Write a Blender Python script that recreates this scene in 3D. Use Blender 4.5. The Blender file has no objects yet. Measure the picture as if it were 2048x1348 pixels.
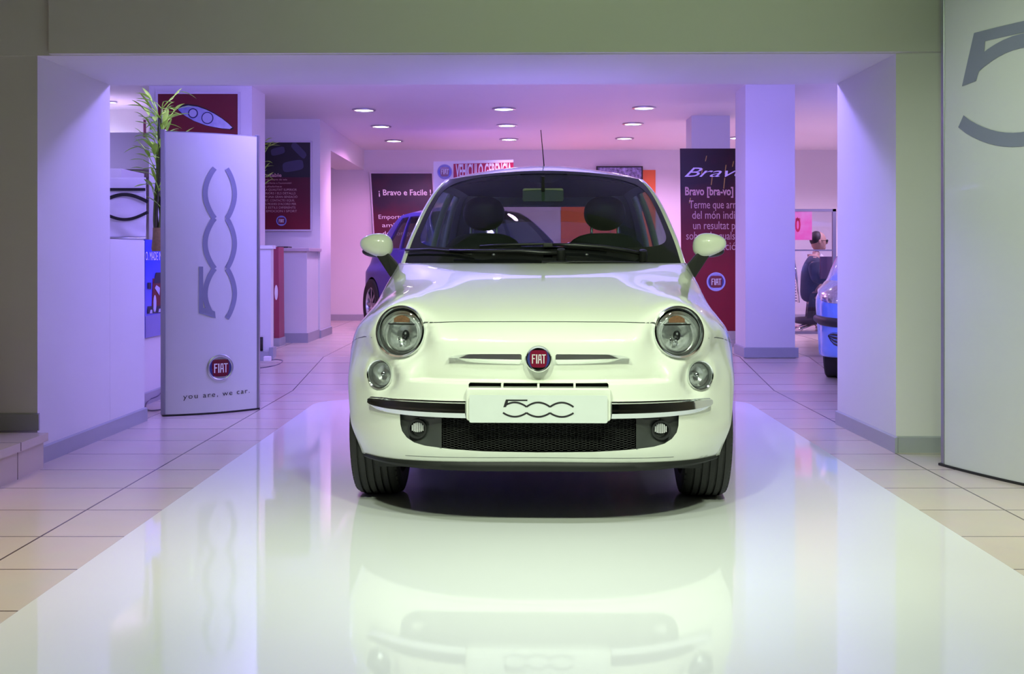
import bpy, bmesh, math, random
import numpy as np
from mathutils import Vector, Matrix, Euler
from mathutils.bvhtree import BVHTree
R_ = random.Random(7)
SC = bpy.context.scene
COL = SC.collection
PI = math.pi

# ------------------------------------------------------------------ camera
FPX, CX, HY, CZ = 2271.0, 1040.0, 518.0, 1.01        # focal length in px, vanishing point, eye height
cam = bpy.data.cameras.new('camera'); camo = bpy.data.objects.new('camera', cam); COL.objects.link(camo)
camo.location = (0, 0, CZ); camo.rotation_euler = (PI/2, 0, 0)
cam.sensor_width = 36; cam.lens = FPX/2048*36
cam.shift_x = -(CX-1024)/2048; cam.shift_y = -(674-HY)/2048
cam.clip_start = .05; cam.clip_end = 100
SC.camera = camo
# ------------------------------------------------------------------ world, exposure
w = bpy.data.worlds.new('world'); SC.world = w; w.use_nodes = True
w.node_tree.nodes['Background'].inputs[0].default_value = (.75, .8, .85, 1)
w.node_tree.nodes['Background'].inputs[1].default_value = .05
vs = SC.view_settings
vs.view_transform = 'Standard'; vs.look = 'None'; vs.gamma = 1; vs.use_curve_mapping = False
vs.exposure = 0.0
# ------------------------------------------------------------------ lights
def area(name, loc, size, power, color, rot=(0, 0, 0), spread=180):
    l = bpy.data.lights.new(name, 'AREA'); l.shape = 'RECTANGLE'; l.size, l.size_y = size
    l.energy = power; l.color = color; l.spread = math.radians(spread)
    o = bpy.data.objects.new(name, l); COL.objects.link(o); o.location = loc; o.rotation_euler = rot
    return o
GREEN = (.86, 1, .70); VIOLET = (.42, .33, 1.0); PINKV = (.83, .52, 1.0)
def spot(name, loc, target, power, color, size=75, blend=.8, soft=.12):
    l = bpy.data.lights.new(name, 'SPOT'); l.energy = power; l.color = color; l.spot_size = math.radians(size); l.spot_blend = blend; l.shadow_soft_size = soft
    o = bpy.data.objects.new(name, l); COL.objects.link(o); o.location = loc
    o.rotation_euler = (Vector(target)-Vector(loc)).to_track_quat('-Z', 'Y').to_euler(); return o
spot('front_spot', (-.75, 1.3, 3.2), (-.1, 4.35, .45), 325, GREEN, 54, 1)
spot('front_spot', (.95, 1.3, 3.2), (.3, 4.35, .45), 325, GREEN, 54, 1)
spot('platform_spot', (-.9, 2.4, 3.3), (-1.0, 2.9, 0), 235, (.92, 1, .92), 84, 1)
spot('platform_spot', (1.1, 2.4, 3.3), (1.2, 2.9, 0), 235, (.92, 1, .92), 84, 1)
area('front_ceiling_lamp', (0, -1.5, 3.35), (4, 2.0), 6, (.9, 1, .62))
spot('panel_fill_spot', (.5, 2.3, 3.2), (2.4, 4.9, .8), 340, (.84, 1, .74), 52, 1)  # fill added to brighten the curved stand at the right
spot('header_spot', (.9, 2.2, 2.6), (.7, 5.7, 2.5), 66, (.62, 1, .36), 75, 1)
spot('left_warm_spot', (-2.6, 3.0, 3.3), (-2.4, 3.7, 0), 240, (1, .78, .48), 62, 1)
spot('right_warm_spot', (2.7, 3.0, 3.3), (2.6, 3.6, 0), 210, (1, .92, .58), 62, 1)
for x_ in (-1.7, -.95, -.2, .55, 1.3): spot('violet_row_spot', (x_, 7.45, 2.5), (x_, 7.45, 0), 38, (.34, .26, 1), 172, .2, .06)
area('violet_fill_area', (-.2, 8.7, 2.52), (4.4, .9), 16, (.40, .30, 1))  # soft violet fill added out of view behind the soffit, no fixture
area('ceiling_fill_uplight', (-.2, 7.3, 2.12), (4.2, .12), 105, (.32, .23, 1), rot=(math.radians(140), 0, 0))  # unseen upward fill added to turn the rear ceiling violet
for x_, y_, p_, c_ in ((-1.4, 14.2, 110, (.95, .36, .85)), (.3, 14.4, 110, (.95, .34, .78)), (1.6, 14.3, 110, (.93, .48, .95)), (4.2, 13.2, 190, (.82, .56, 1)), (4.2, 10.8, 150, (.76, .56, 1)), (-4.4, 11.2, 15, (.66, .58, 1)), (-4.4, 9.0, 40, (.55, .45, 1))):
    spot('rear_fill_spot', (x_, y_, 2.49), (x_, y_, 0), p_, c_, 165, .3, .1)  # extra spots without fixtures, added to tint and brighten the rear hall
spot('plant_spot', (-2.0, 8.6, 2.45), (-2.45, 7.75, 1.8), 40, (1, .95, .55), 60)

# ------------------------------------------------------------------ materials
MATS = {}
def mat(name, col, rough=.5, metal=0, coat=0, noise=.04, nscale=12, bump=0, spec=.5, emit=None, es=1, alpha=None, ior=1.5):
    if name in MATS: return MATS[name]
    m = bpy.data.materials.new(name); m.use_nodes = True; nt = m.node_tree; b = nt.nodes['Principled BSDF']
    b.inputs['Roughness'].default_value = rough; b.inputs['Metallic'].default_value = metal
    b.inputs['Coat Weight'].default_value = coat; b.inputs['Coat Roughness'].default_value = .03
    b.inputs['Specular IOR Level'].default_value = spec; b.inputs['IOR'].default_value = ior
    if emit:
        b.inputs['Emission Color'].default_value = (*emit, 1); b.inputs['Emission Strength'].default_value = es
    tc = nt.nodes.new('ShaderNodeTexCoord'); n = nt.nodes.new('ShaderNodeTexNoise')
    n.inputs['Scale'].default_value = nscale; n.inputs['Detail'].default_value = 4
    nt.links.new(tc.outputs['Object'], n.inputs['Vector'])
    if noise:
        r = nt.nodes.new('ShaderNodeMix'); r.data_type = 'RGBA'
        r.inputs['A'].default_value = (*[c*(1-noise) for c in col], 1); r.inputs['B'].default_value = (*[min(1, c*(1+noise)) for c in col], 1)
        nt.links.new(n.outputs['Fac'], r.inputs['Factor']); nt.links.new(r.outputs['Result'], b.inputs['Base Color'])
    else: b.inputs['Base Color'].default_value = (*col, 1)
    if bump:
        bp = nt.nodes.new('ShaderNodeBump'); bp.inputs['Strength'].default_value = bump; bp.inputs['Distance'].default_value = .005
        nt.links.new(n.outputs['Fac'], bp.inputs['Height']); nt.links.new(bp.outputs[0], b.inputs['Normal'])
    MATS[name] = m
    return m
def glass(name, tint, gl=1.0, ior=1.5):
    m = bpy.data.materials.new(name); m.use_nodes = True; nt = m.node_tree
    for n in list(nt.nodes):
        if n.type != 'OUTPUT_MATERIAL': nt.nodes.remove(n)
    out = [n for n in nt.nodes if n.type == 'OUTPUT_MATERIAL'][0]
    t = nt.nodes.new('ShaderNodeBsdfTransparent'); t.inputs[0].default_value = (*tint, 1)
    g = nt.nodes.new('ShaderNodeBsdfGlossy'); g.inputs['Roughness'].default_value = .02
    f = nt.nodes.new('ShaderNodeFresnel'); f.inputs[0].default_value = ior
    mx = nt.nodes.new('ShaderNodeMath'); mx.operation = 'MULTIPLY'; mx.inputs[1].default_value = gl
    nt.links.new(f.outputs[0], mx.inputs[0])
    x = nt.nodes.new('ShaderNodeMixShader'); nt.links.new(mx.outputs[0], x.inputs[0])
    nt.links.new(t.outputs[0], x.inputs[1]); nt.links.new(g.outputs[0], x.inputs[2]); nt.links.new(x.outputs[0], out.inputs[0])
    MATS[name] = m; return m
WALL = mat('wall_paint', (.72, .72, .72), .65, noise=.02, nscale=3, bump=.05)
CEIL = mat('ceiling_paint', (.78, .78, .78), .6, noise=.015, nscale=2)
BASEB = mat('grey_skirting', (.36, .38, .42), .4)
PLAT = mat('glossy_white_platform', (.80, .83, .82), .05, coat=.2, noise=.015, nscale=2)
PAINT = mat('cream_white_paint', (.76, .80, .70), .28, coat=1, noise=.004, nscale=1, spec=.2)
BLACK = mat('black_plastic', (.012, .013, .013), .45)
DARKG = mat('charcoal_plastic', (.045, .05, .048), .4)
RUB = mat('tyre_rubber', (.018, .018, .017), .7, nscale=60, bump=.3)
CHROME = mat('chrome', (.80, .82, .84), .07, metal=1, noise=.01)
SILVER = mat('brushed_silver', (.55, .57, .62), .3, metal=1)
DARKM = mat('dark_metal', (.06, .06, .065), .35, metal=.8)
FRIT = mat('black_glass_band', (.008, .009, .010), .08, noise=0)
FABRIC = mat('dark_seat_fabric', (.035, .036, .036), .85, nscale=90, bump=.3)
DASH = mat('dashboard_plastic', (.03, .033, .03), .6)
IVORY = mat('ivory_mirror_shell', (.30, .33, .26), .4)
AMBER = mat('amber_lens', (.26, .13, .075), .15, coat=1, noise=.5, nscale=120)
REFL = mat('lamp_reflector', (.74, .78, .78), .2, metal=.35, noise=.35, nscale=60)
REDBADGE = mat('badge_red', (.16, .008, .03), .2, coat=1)
BLUEBADGE = mat('badge_blue', (.06, .07, .30), .2, metal=.4)
INKB = mat('black_ink', (.01, .01, .012), .5)
INKG = mat('grey_blue_ink', (.24, .26, .36), .5)
INKW = mat('white_ink', (.85, .82, .85), .5)
INKP = mat('pale_pink_ink', (.60, .34, .36), .5)
PLATE = mat('plate_white', (.60, .65, .62), .4)
WGLASS = glass('windscreen_glass', (.46, .56, .56), .8)
SGLASS = glass('side_glass', (.66, .76, .80), .6)
LGLASS = glass('lamp_glass', (.93, .96, .96))
PGLASS = glass('partition_glass', (.86, .86, .90), .9)
BLUEP = mat('deep_blue_paint', (.006, .008, .30), .3, metal=0, coat=.35, noise=.01, spec=.3)
LBLUE = mat('light_blue_paint', (.13, .30, .85), .25, metal=.2, coat=1, noise=.01)
LAMP = mat('lamp_disc', (1, 1, 1), .5, emit=(1, .93, 1), es=9)
def tile_mat():
    m = bpy.data.materials.new('floor_tiles'); m.use_nodes = True; nt = m.node_tree; b = nt.nodes['Principled BSDF']
    tc = nt.nodes.new('ShaderNodeTexCoord'); mp = nt.nodes.new('ShaderNodeMapping')
    mp.inputs['Location'].default_value = (1.745, -.199, 0)
    nt.links.new(tc.outputs['Object'], mp.inputs[0])
    br = nt.nodes.new('ShaderNodeTexBrick'); br.offset = 0; br.squash = 1
    br.inputs['Scale'].default_value = 1; br.inputs['Mortar Size'].default_value = .0045; br.inputs['Mortar Smooth'].default_value = .2
    br.inputs['Brick Width'].default_value = .616; br.inputs['Row Height'].default_value = .437
    br.inputs['Color1'].default_value = (.66, .59, .50, 1); br.inputs['Color2'].default_value = (.62, .555, .47, 1); br.inputs['Mortar'].default_value = (.10, .07, .06, 1)
    nt.links.new(mp.outputs[0], br.inputs['Vector'])
    n = nt.nodes.new('ShaderNodeTexNoise'); n.inputs['Scale'].default_value = 5; n.inputs['Detail'].default_value = 6
    nt.links.new(tc.outputs['Object'], n.inputs['Vector'])
    mx = nt.nodes.new('ShaderNodeMix'); mx.data_type = 'RGBA'; mx.blend_type = 'MULTIPLY'; mx.inputs['Factor'].default_value = .12
    nt.links.new(br.outputs['Color'], mx.inputs['A']); nt.links.new(n.outputs['Color'], mx.inputs['B'])
    nt.links.new(mx.outputs['Result'], b.inputs['Base Color']); b.inputs['Roughness'].default_value = .22
    return m
TILES = tile_mat()
def grad_mat(name, c0, c1, ax=2, lo=0, hi=1, noise=.35, scale=3, rough=.35):
    """printed colour field: two-tone print with cloudy mottling (artwork of a poster)"""
    m = bpy.data.materials.new(name); m.use_nodes = True; nt = m.node_tree; b = nt.nodes['Principled BSDF']
    tc = nt.nodes.new('ShaderNodeTexCoord'); sp = nt.nodes.new('ShaderNodeSeparateXYZ'); nt.links.new(tc.outputs['Object'], sp.inputs[0])
    mr = nt.nodes.new('ShaderNodeMapRange'); mr.inputs['From Min'].default_value = lo; mr.inputs['From Max'].default_value = hi
    nt.links.new(sp.outputs[ax], mr.inputs['Value'])
    n = nt.nodes.new('ShaderNodeTexNoise'); n.inputs['Scale'].default_value = scale; n.inputs['Detail'].default_value = 3
    nt.links.new(tc.outputs['Object'], n.inputs['Vector'])
    a = nt.nodes.new('ShaderNodeMath'); a.operation = 'MULTIPLY_ADD'; a.inputs[1].default_value = noise; nt.links.new(n.outputs['Fac'], a.inputs[0])
    s = nt.nodes.new('ShaderNodeMath'); s.operation = 'SUBTRACT'; s.inputs[1].default_value = noise*.5
    nt.links.new(mr.outputs[0], s.inputs[0]); nt.links.new(s.outputs[0], a.inputs[2])
    r = nt.nodes.new('ShaderNodeMix'); r.data_type = 'RGBA'; r.inputs['A'].default_value = (*c0, 1); r.inputs['B'].default_value = (*c1, 1)
    r.clamp_factor = True
    nt.links.new(a.outputs[0], r.inputs['Factor']); nt.links.new(r.outputs['Result'], b.inputs['Base Color']); b.inputs['Roughness'].default_value = rough
    return m

# ------------------------------------------------------------------ object helpers
def P(x, y, D):            # point seen at (x, y) of the photo at depth D
    return Vector(((x-CX)/FPX*D, D, CZ-(y-HY)/FPX*D))
def X_(x, D): return (x-CX)/FPX*D
def Z_(y, D): return CZ-(y-HY)/FPX*D
def props(o, label=None, cat=None, group=None, kind=None):
    if label: o['label'] = label
    if cat: o['category'] = cat
    if group: o['group'] = group
    if kind: o['kind'] = kind
    return o
def empty(name, loc, label, cat, group=None, rot=(0, 0, 0)):
    o = bpy.data.objects.new(name, None); COL.objects.link(o); o.location = loc; o.rotation_euler = rot
    o.empty_display_size = .1
    return props(o, label, cat, group)
class MB:
    def __init__(s): s.v = []; s.f = []; s.mi = []
    def add(s, vs_, fs, mi=0):
        k = len(s.v); s.v += [Vector(p) for p in vs_]; s.f += [[i+k for i in f] for f in fs]; s.mi += [mi]*len(fs); return s
    def box(s, a, b, mi=0):
        (x0, y0, z0), (x1, y1, z1) = a, b
        return s.add([(x0, y0, z0), (x1, y0, z0), (x1, y1, z0), (x0, y1, z0), (x0, y0, z1), (x1, y0, z1), (x1, y1, z1), (x0, y1, z1)],
                     [(0, 3, 2, 1), (4, 5, 6, 7), (0, 1, 5, 4), (1, 2, 6, 5), (2, 3, 7, 6), (3, 0, 4, 7)], mi)
    def prism(s, pts, ext, mi=0):           # polygon (3D points) pushed along ext
        n = len(pts); e = Vector(ext); p = [Vector(q) for q in pts]
        return s.add(p+[q+e for q in p], [list(range(n))[::-1], list(range(n, 2*n))]+[(i, (i+1) % n, n+(i+1) % n, n+i) for i in range(n)], mi)
    def grid(s, rows, mi=0, flip=False, closeu=False):
        nr, nc = len(rows), len(rows[0]); vs_ = [p for r in rows for p in r]; fs = []
        for i in range(nr-1):
            for j in range(nc if closeu else nc-1):
                j2 = (j+1) % nc
                q = (i*nc+j, i*nc+j2, (i+1)*nc+j2, (i+1)*nc+j)
                fs.append(q[::-1] if flip else q)
        return s.add(vs_, fs, mi)
    def tube(s, pts, r, n=8, mi=0, cap=True):
        pts = [Vector(p) for p in pts]; rows = []
        rr = r if hasattr(r, '__len__') else [r]*len(pts)
        up = None
        for i, p in enumerate(pts):
            d = (pts[min(i+1, len(pts)-1)]-pts[max(i-1, 0)]).normalized()
            if up is None: up = Vector((0, 0, 1)) if abs(d.z) < .9 else Vector((1, 0, 0))
            a = d.cross(up).normalized(); up = a.cross(d).normalized()
            rows.append([p+(a*math.cos(t)+up*math.sin(t))*rr[i] for t in [2*PI*k/n for k in range(n)]])
        k = len(s.v); s.grid(rows, mi, closeu=True)
        if cap:
            s.f.append([k+j for j in range(n)]); s.f.append([k+(len(pts)-1)*n+j for j in range(n)][::-1]); s.mi += [mi, mi]
        return s
    def lathe(s, prof, c=(0, 0, 0), ax=(0, 0, 1), n=32, mi=0, sx=1, e1=None):
        ax = Vector(ax).normalized(); c = Vector(c)
        a = Vector(e1).normalized() if e1 else (Vector((0, 0, 1)) if abs(ax.z) < .9 else Vector((1, 0, 0))).cross(ax).normalized()
        b = ax.cross(a)
        rows = [[c+ax*h+(a*math.cos(2*PI*k/n)*sx+b*math.sin(2*PI*k/n))*r for k in range(n)] for r, h in prof]
        return s.grid(rows, mi, closeu=True)
    def ell(s, c, r, nu=20, nv=12, e=1.0, mi=0):
        rows = []; c = Vector(c)
        g = lambda v: math.copysign(abs(v)**e, v)
        for i in range(nv+1):
            ph = -PI/2+PI*i/nv
            rows.append([c+Vector((r[0]*g(math.cos(ph))*g(math.cos(t)), r[1]*g(math.cos(ph))*g(math.sin(t)), r[2]*g(math.sin(ph)))) for t in [2*PI*k/nu for k in range(nu)]])
        return s.grid(rows, mi, closeu=True)
    def xf(s, M):
        s.v = [M @ p for p in s.v]; return s
def make(name, mb, mats, parent=None, smooth=False, world=True, label=None, bevel=0, weld=False):
    mats = mats if isinstance(mats, (list, tuple)) else [mats]
    off = Vector((0, 0, 0))
    if world:
        p = parent
        while p is not None: off = off+p.location; p = p.parent
    me = bpy.data.meshes.new(name); me.from_pydata([tuple(q-off) for q in mb.v], [], mb.f)
    for m in mats: me.materials.append(m)
    me.polygons.foreach_set('material_index', mb.mi)
    bm = bmesh.new(); bm.from_mesh(me)
    if weld: bmesh.ops.remove_doubles(bm, verts=bm.verts, dist=1e-5)
    bmesh.ops.recalc_face_normals(bm, faces=bm.faces); bm.to_mesh(me); bm.free()
    if smooth:
        me.shade_smooth()
        if smooth is not True: me.set_sharp_from_angle(angle=math.radians(smooth))
    o = bpy.data.objects.new(name, me); COL.objects.link(o)
    if parent is not None: o.parent = parent
    if label: o['label'] = label
    if bevel:
        b = o.modifiers.new('bevel', 'BEVEL'); b.width = bevel; b.segments = 2; b.limit_method = 'ANGLE'
    return o
def struct(name, mb, m, smooth=False):
    return props(make(name, mb, m, smooth=smooth), kind='structure')

# ---- flat artwork on boards: frame (O, U, V) in world space
class Board:
    def __init__(s, O, U, V): s.O = Vector(O); s.U = Vector(U); s.V = Vector(V); s.n = s.U.cross(s.V).normalized(); s.W = s.U.length; s.H = s.V.length
    def p(s, u, v, h=0): return s.O+s.U*u+s.V*v+s.n*h        # u, v in 0..1
    def poly(s, mb, pts, h=.002, t=.0015, mi=0): return mb.prism([s.p(u, v, h) for u, v in pts], s.n*t, mi)
    def frame(s): return Matrix(((*s.U.normalized(), 0), (*s.V.normalized(), 0), (*s.n, 0), (0, 0, 0, 1)))
def glyphs(text, size, squeeze=1.0, bold=0, align='LEFT', shear=0, spacing=1.0):
    c = bpy.data.curves.new('text', 'FONT'); c.body = text; c.size = size; c.align_x = align; c.offset = bold; c.shear = shear
    c.space_character = spacing; c.resolution_u = 3
    o = bpy.data.objects.new('text', c); COL.objects.link(o)
    dg = bpy.context.evaluated_depsgraph_get(); dg.update()
    me = bpy.data.meshes.new_from_object(o.evaluated_get(dg))
    mb = MB(); mb.add([Vector((v.co.x*squeeze, v.co.y, 0)) for v in me.vertices], [list(p.vertices) for p in me.polygons])
    bpy.data.objects.remove(o); bpy.data.curves.remove(c); bpy.data.meshes.remove(me)
    return mb
def write(bd, mb, text, u, v, size, h=.0045, width=None, mi=0, **k):
    g = glyphs(text, size, **k)
    if width:
        xs = [p.x for p in g.v]; f = width/(max(xs)-min(xs))
        for p in g.v: p.x *= f
    U, V = bd.U.normalized(), bd.V.normalized()
    o = bd.p(u, v, h)
    mb.add([o+U*p.x+V*p.y for p in g.v], g.f, mi)
def ribbon(pts, t0, t1=None):
    """polyline -> closed strip polygons list (quads)"""
    t1 = t1 or t0; q = []; n = len(pts); L = []; Rr = []
    for i, (x, y) in enumerate(pts):
        a = pts[max(i-1, 0)]; b = pts[min(i+1, n-1)]; dx, dy = b[0]-a[0], b[1]-a[1]; l = math.hypot(dx, dy) or 1
        t = (t0+(t1-t0)*i/(n-1))/2
        L.append((x-dy/l*t, y+dx/l*t)); Rr.append((x+dy/l*t, y-dx/l*t))
    for i in range(n-1): q.append([L[i], L[i+1], Rr[i+1], Rr[i]])
    return q
def logo500(t=.07, n=3):
    """numeral mark: flat-topped 5 running into two linked 0 arcs; unit = one arc width; y from 0 to ~.76"""
    q = []
    def arc(x0, x1, y0, h, s=1):
        return [(x0+(x1-x0)*i/16, y0+s*h*max(0, math.sin(PI*i/16))**.85) for i in range(17)]
    for k in range(n):
        a_ = arc(k, k+1, .46, .19)
        q += ribbon(a_[2:] if k == 0 else a_, t)
    for k in range(n): q += ribbon(arc(k, k+1, .21, .17, -1), t)
    q.append([(.01, .44), (.085+t*.6, .455), (.165+t*.5, .62), (.20+t*.3, .77), (.12, .77)])
    q += [[(.14+.1*k, .77-t*.8), (.24+.1*k, .77-t*.8), (.24+.1*k, .77), (.14+.1*k, .77)] for k in range(9)]
    return q
def badge(parent, c, U, V, r, ring=CHROME, world=True, depth=1.0, name='emblem'):
    c = Vector(c); U = Vector(U).normalized(); V = Vector(V).normalized(); n = U.cross(V)
    mb = MB(); mb.lathe([(r*1.02, 0), (r*1.03, r*.10*depth), (r*.96, r*.2*depth), (r*.86, r*.16*depth), (r*.84, r*.08*depth), (0.0001, r*.08*depth)], c, n, 40, e1=U)
    e = make(name, mb, ring, parent, smooth=50, world=world)
    mb = MB(); sh = []
    for k in range(40):
        t = 2*PI*k/40; ct, st = math.cos(t), math.sin(t); rr = r*.66/((abs(ct)**5+abs(st)**5)**.2)
        rr = min(rr, r*.86)
        if st < 0: ct *= (1+.12*st)
        sh.append(c+(U*ct+V*st)*rr+n*r*.09*depth)
    for sg in (-1, 1):
        side = MB()
        pts = [(sg*.845*math.cos(a), .845*math.sin(a)) for a in np.linspace(-.85, .85, 11)]+[(sg*.66*math.cos(a), .80*math.sin(a)) for a in np.linspace(.85, -.85, 11)]
        side.prism([c+(U*a+V*b)*r+n*r*.085*depth for a, b in pts], n*r*.02*depth)
        make('blue_surround', side, BLUEBADGE, e, world=world)
    mb.prism(sh, n*r*.06*depth); s_ = make('red_shield', mb, REDBADGE, e, world=world)
    mb = MB(); h = r*.16*depth; t = .075
    def q(x0, y0, x1, y1, w_=t):
        for quad in ribbon([(x0, y0), (x1, y1)], w_): mb.prism([c+(U*a+V*b)*r+n*h for a, b in quad], n*r*.03*depth)
    q(-.46, -.36, -.46, .34); q(-.50, .30, -.24, .30); q(-.46, .02, -.28, .02)
    q(-.14, -.36, -.14, .34, .09); q(-.01, -.36, .04, .30); q(.22, -.36, .17, .30); q(0, .30, .21, .30); q(.02, -.06, .2, -.06)
    q(.41, -.36, .41, .30); q(.26, .30, .56, .30)
    make('lettering', mb, mat('pale_metal', (.72, .68, .72), .35, metal=.3) if ring is CHROME else INKW, e, world=world)
    return e

# ================================================================== SETTING
ZC = 2.55; ZF = .14
def slab(pts, ext): return MB().prism(pts, ext)
# floor: front hall, ramp, raised rear hall
mb = MB()
ys = [-5, 8.72, 10.08, 17]; zs = [0, 0, ZF, ZF]
mb.grid([[(-6, y, z), (6, y, z)] for y, z in zip(ys, zs)]); mb.grid([[(-6, y, z-.2), (6, y, z-.2)] for y, z in zip(ys, zs)], flip=True)
struct('floor', mb, TILES)
struct('ceiling', MB().box((-6, -5, 3.4), (6, 6, 3.5)), MATS['taupe_wall'] if 'taupe_wall' in MATS else mat('taupe_wall', (.30, .30, .27), .6))
struct('ceiling_rear', MB().box((-6, 6.7, ZC), (6, 17, ZC+.1)), CEIL)
# portal: left and right piers, soffit, header
LF, LB = Vector((-2.367, 5.57, 0)), Vector((-2.351, 6.51, 0))
LL = Vector((-2.341, 7.08, 0))
RF, RB = Vector((1.963, 5.93, 0)), Vector((1.943, 6.95, 0))
mb = slab([(-6, LF.y, 0), LF, LB, (-6, LB.y, 0)], (0, 0, 2.012))
struct('wall_left_pier', mb, WALL)
struct('wall_left_low', slab([(-6, LB.y+.002, 0), LB+Vector((0, .002, 0)), LL, (-6, LL.y, 0)], (0, 0, 1.125)), WALL)
struct('wall_right_pier', slab([RF, (6, RF.y, 0), (6, RB.y, 0), RB], (0, 0, 2.11)), WALL)
sof = MB(); A, B_, C_, D_ = (-6, 5.3, 1.94), (6, 6.28, 2.16), (6, 7.3, 2.16), (-6, 6.42, 1.94)
def zs_(x): return 2.045+(x+.2)*.0175
def yf_(x): return 5.57+(x+2.367)*.0831
def yb_(x): return 6.51+(x+2.351)*.1026
pp = [(-6, yf_(-6), zs_(-6)), (6, yf_(6), zs_(6)), (6, yb_(6), zs_(6)), (-6, yb_(-6), zs_(-6))]
tp = [(x, y, 3.4) for x, y, z in pp]
sof.add(pp+tp, [(0, 1, 2, 3), (4, 7, 6, 5), (0, 4, 5, 1), (1, 5, 6, 2), (2, 6, 7, 3), (3, 7, 4, 0)])
struct('wall_header', sof, WALL)
xl = X_(107, 5.6)
hd = MB(); q0 = [(xl, yf_(xl)-.035, zs_(xl)+.004), (6, yf_(6)-.035, zs_(6)+.004), (6, yf_(6)+.01, zs_(6)+.004), (xl, yf_(xl)+.01, zs_(xl)+.004)]
hd.add(q0+[(a, b, 3.4) for a, b, c in q0], [(0, 1, 2, 3), (4, 7, 6, 5), (0, 4, 5, 1), (1, 5, 6, 2), (2, 6, 7, 3), (3, 7, 4, 0)])
struct('trim_header', hd, WALL)
# room shell
struct('wall_left_front', MB().box((-4.4, -5, 0), (-4.3, 5.4, 3.4)), mat('taupe_wall', (.30, .30, .27), .6))
struct('wall_right_front', MB().box((4.3, -5, 0), (4.4, 6.1, 3.4)), MATS['taupe_wall'])
struct('wall_behind', MB().box((-6, -5.1, 0), (6, -5, 3.4)), mat('night_glass_wall', (.05, .055, .06), .15))
struct('wall_back', MB().box((-6, 16.04, 0), (6, 16.2, ZC)), WALL)
struct('wall_left_rear', MB().box((-5.6, 7, 0), (-5.5, 16.2, ZC)), WALL)
struct('wall_right_rear', MB().box((5.6, 6.9, 0), (5.7, 16.2, ZC)), WALL)
def skirting(name, pts, h=.08, t=.014, z=0):
    mb = MB()
    for a, b in zip(pts[:-1], pts[1:]):
        a, b = Vector(a), Vector(b); d = (b-a).normalized(); n = Vector((d.y, -d.x, 0))*t
        e = d*t
        q = [a-e*0, b+e, b+e+n, a+n-e*0]
        za, zb = a.z, b.z
        mb.add([(q[0].x, q[0].y, a.z), (q[1].x, q[1].y, b.z), (q[2].x, q[2].y, b.z), (q[3].x, q[3].y, a.z),
                (q[0].x, q[0].y, a.z+h), (q[1].x, q[1].y, b.z+h), (q[2].x, q[2].y, b.z+h-.006), (q[3].x, q[3].y, a.z+h-.006)],
               [(0, 3, 2, 1), (4, 5, 6, 7), (0, 1, 5, 4), (1, 2, 6, 5), (2, 3, 7, 6), (3, 0, 4, 7)])
    return struct(name, mb, BASEB)
skirting('baseboard_left', [LF+Vector((0, .0, 0)), LL], .085)
skirting('baseboard_left_front', [(-4.3, LF.y, .17), (LF.x-.002, LF.y, .17)], .085)
skirting('baseboard_right', [RB, RF-Vector((0, .014, 0))], .085)
skirting('baseboard_right_front', [RF, (4.3, RF.y, 0)], .085)
skirting('baseboard_back', [(-5.5, 16.04, ZF), (5.5, 16.04, ZF)], .09)
# left step
st = empty('step', (-3.3, 5, 0), 'tiled step with a beige riser at the left edge in front of the left pier', 'step')
make('tread', MB().box((-4.298, -.5, .13), (-2.285, 5.50, .169)), TILES, st)
make('riser', MB().box((-4.298, -.5, 0), (-2.30, 5.48, .13)), TILES, st)
# column on the right
cxl, cxr = X_(1491, 10.03), X_(1590, 10.03)
struct('wall_column', MB().box((cxl, 10.03, 0), (cxr, 10.5, ZC)), WALL)
skirting('baseboard_column', [(cxl, 10.5, ZF), (cxl, 10.03, ZF), (cxr+.014, 10.03, ZF)], .09)
skirting('baseboard_column_side', [(cxr, 10.03, ZF), (cxr, 10.5, ZF)], .09)
struct('wall_column_rear', MB().box((X_(1383, 12.2), 12.2, 0), (X_(1460, 12.2), 12.6, ZC)), WALL)
skirting('baseboard_column_rear', [(X_(1383, 12.2), 12.2, ZF), (X_(1462, 12.2), 12.2, ZF)], .09)
# left side of the rear hall
struct('wall_pillar_left', MB().box((-3.30, 10.1, 0), (-2.385, 10.62, ZC)), WALL)
struct('wall_poster_left', MB().box((-5.5, 12.5, 0), (-2.20, 13.2, ZC)), WALL)
struct('trim_beam_left', MB().box((-2.6, 13.2, 2.27), (-2.20, 16.04, ZC)), WALL)
skirting('baseboard_poster_wall', [(-2.6, 12.5, ZF), (-2.20, 12.5, ZF), (-2.20, 13.2, ZF)], .09)
struct('wall_low_left', MB().box((-3.3, 7.8, 0), (-2.60, 9.8, 1.06)), WALL)
skirting('baseboard_low_left', [(-2.60, 7.8, 0), (-2.60, 8.72, 0)], .085)
struct('wall_niche_back', MB().box((-5.5, 11.7, 0), (-3.3, 11.8, ZC)), WALL)
struct('wall_niche_low', MB().box((-5.5, 9.43, 0), (-3.31, 10.0, Z_(337, 9.43))), WALL)
struct('trim_niche_shelf', MB().box((-5.5, 10.5, 1.84), (-3.32, 11.7, Z_(265, 10.5))), WALL)
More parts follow.
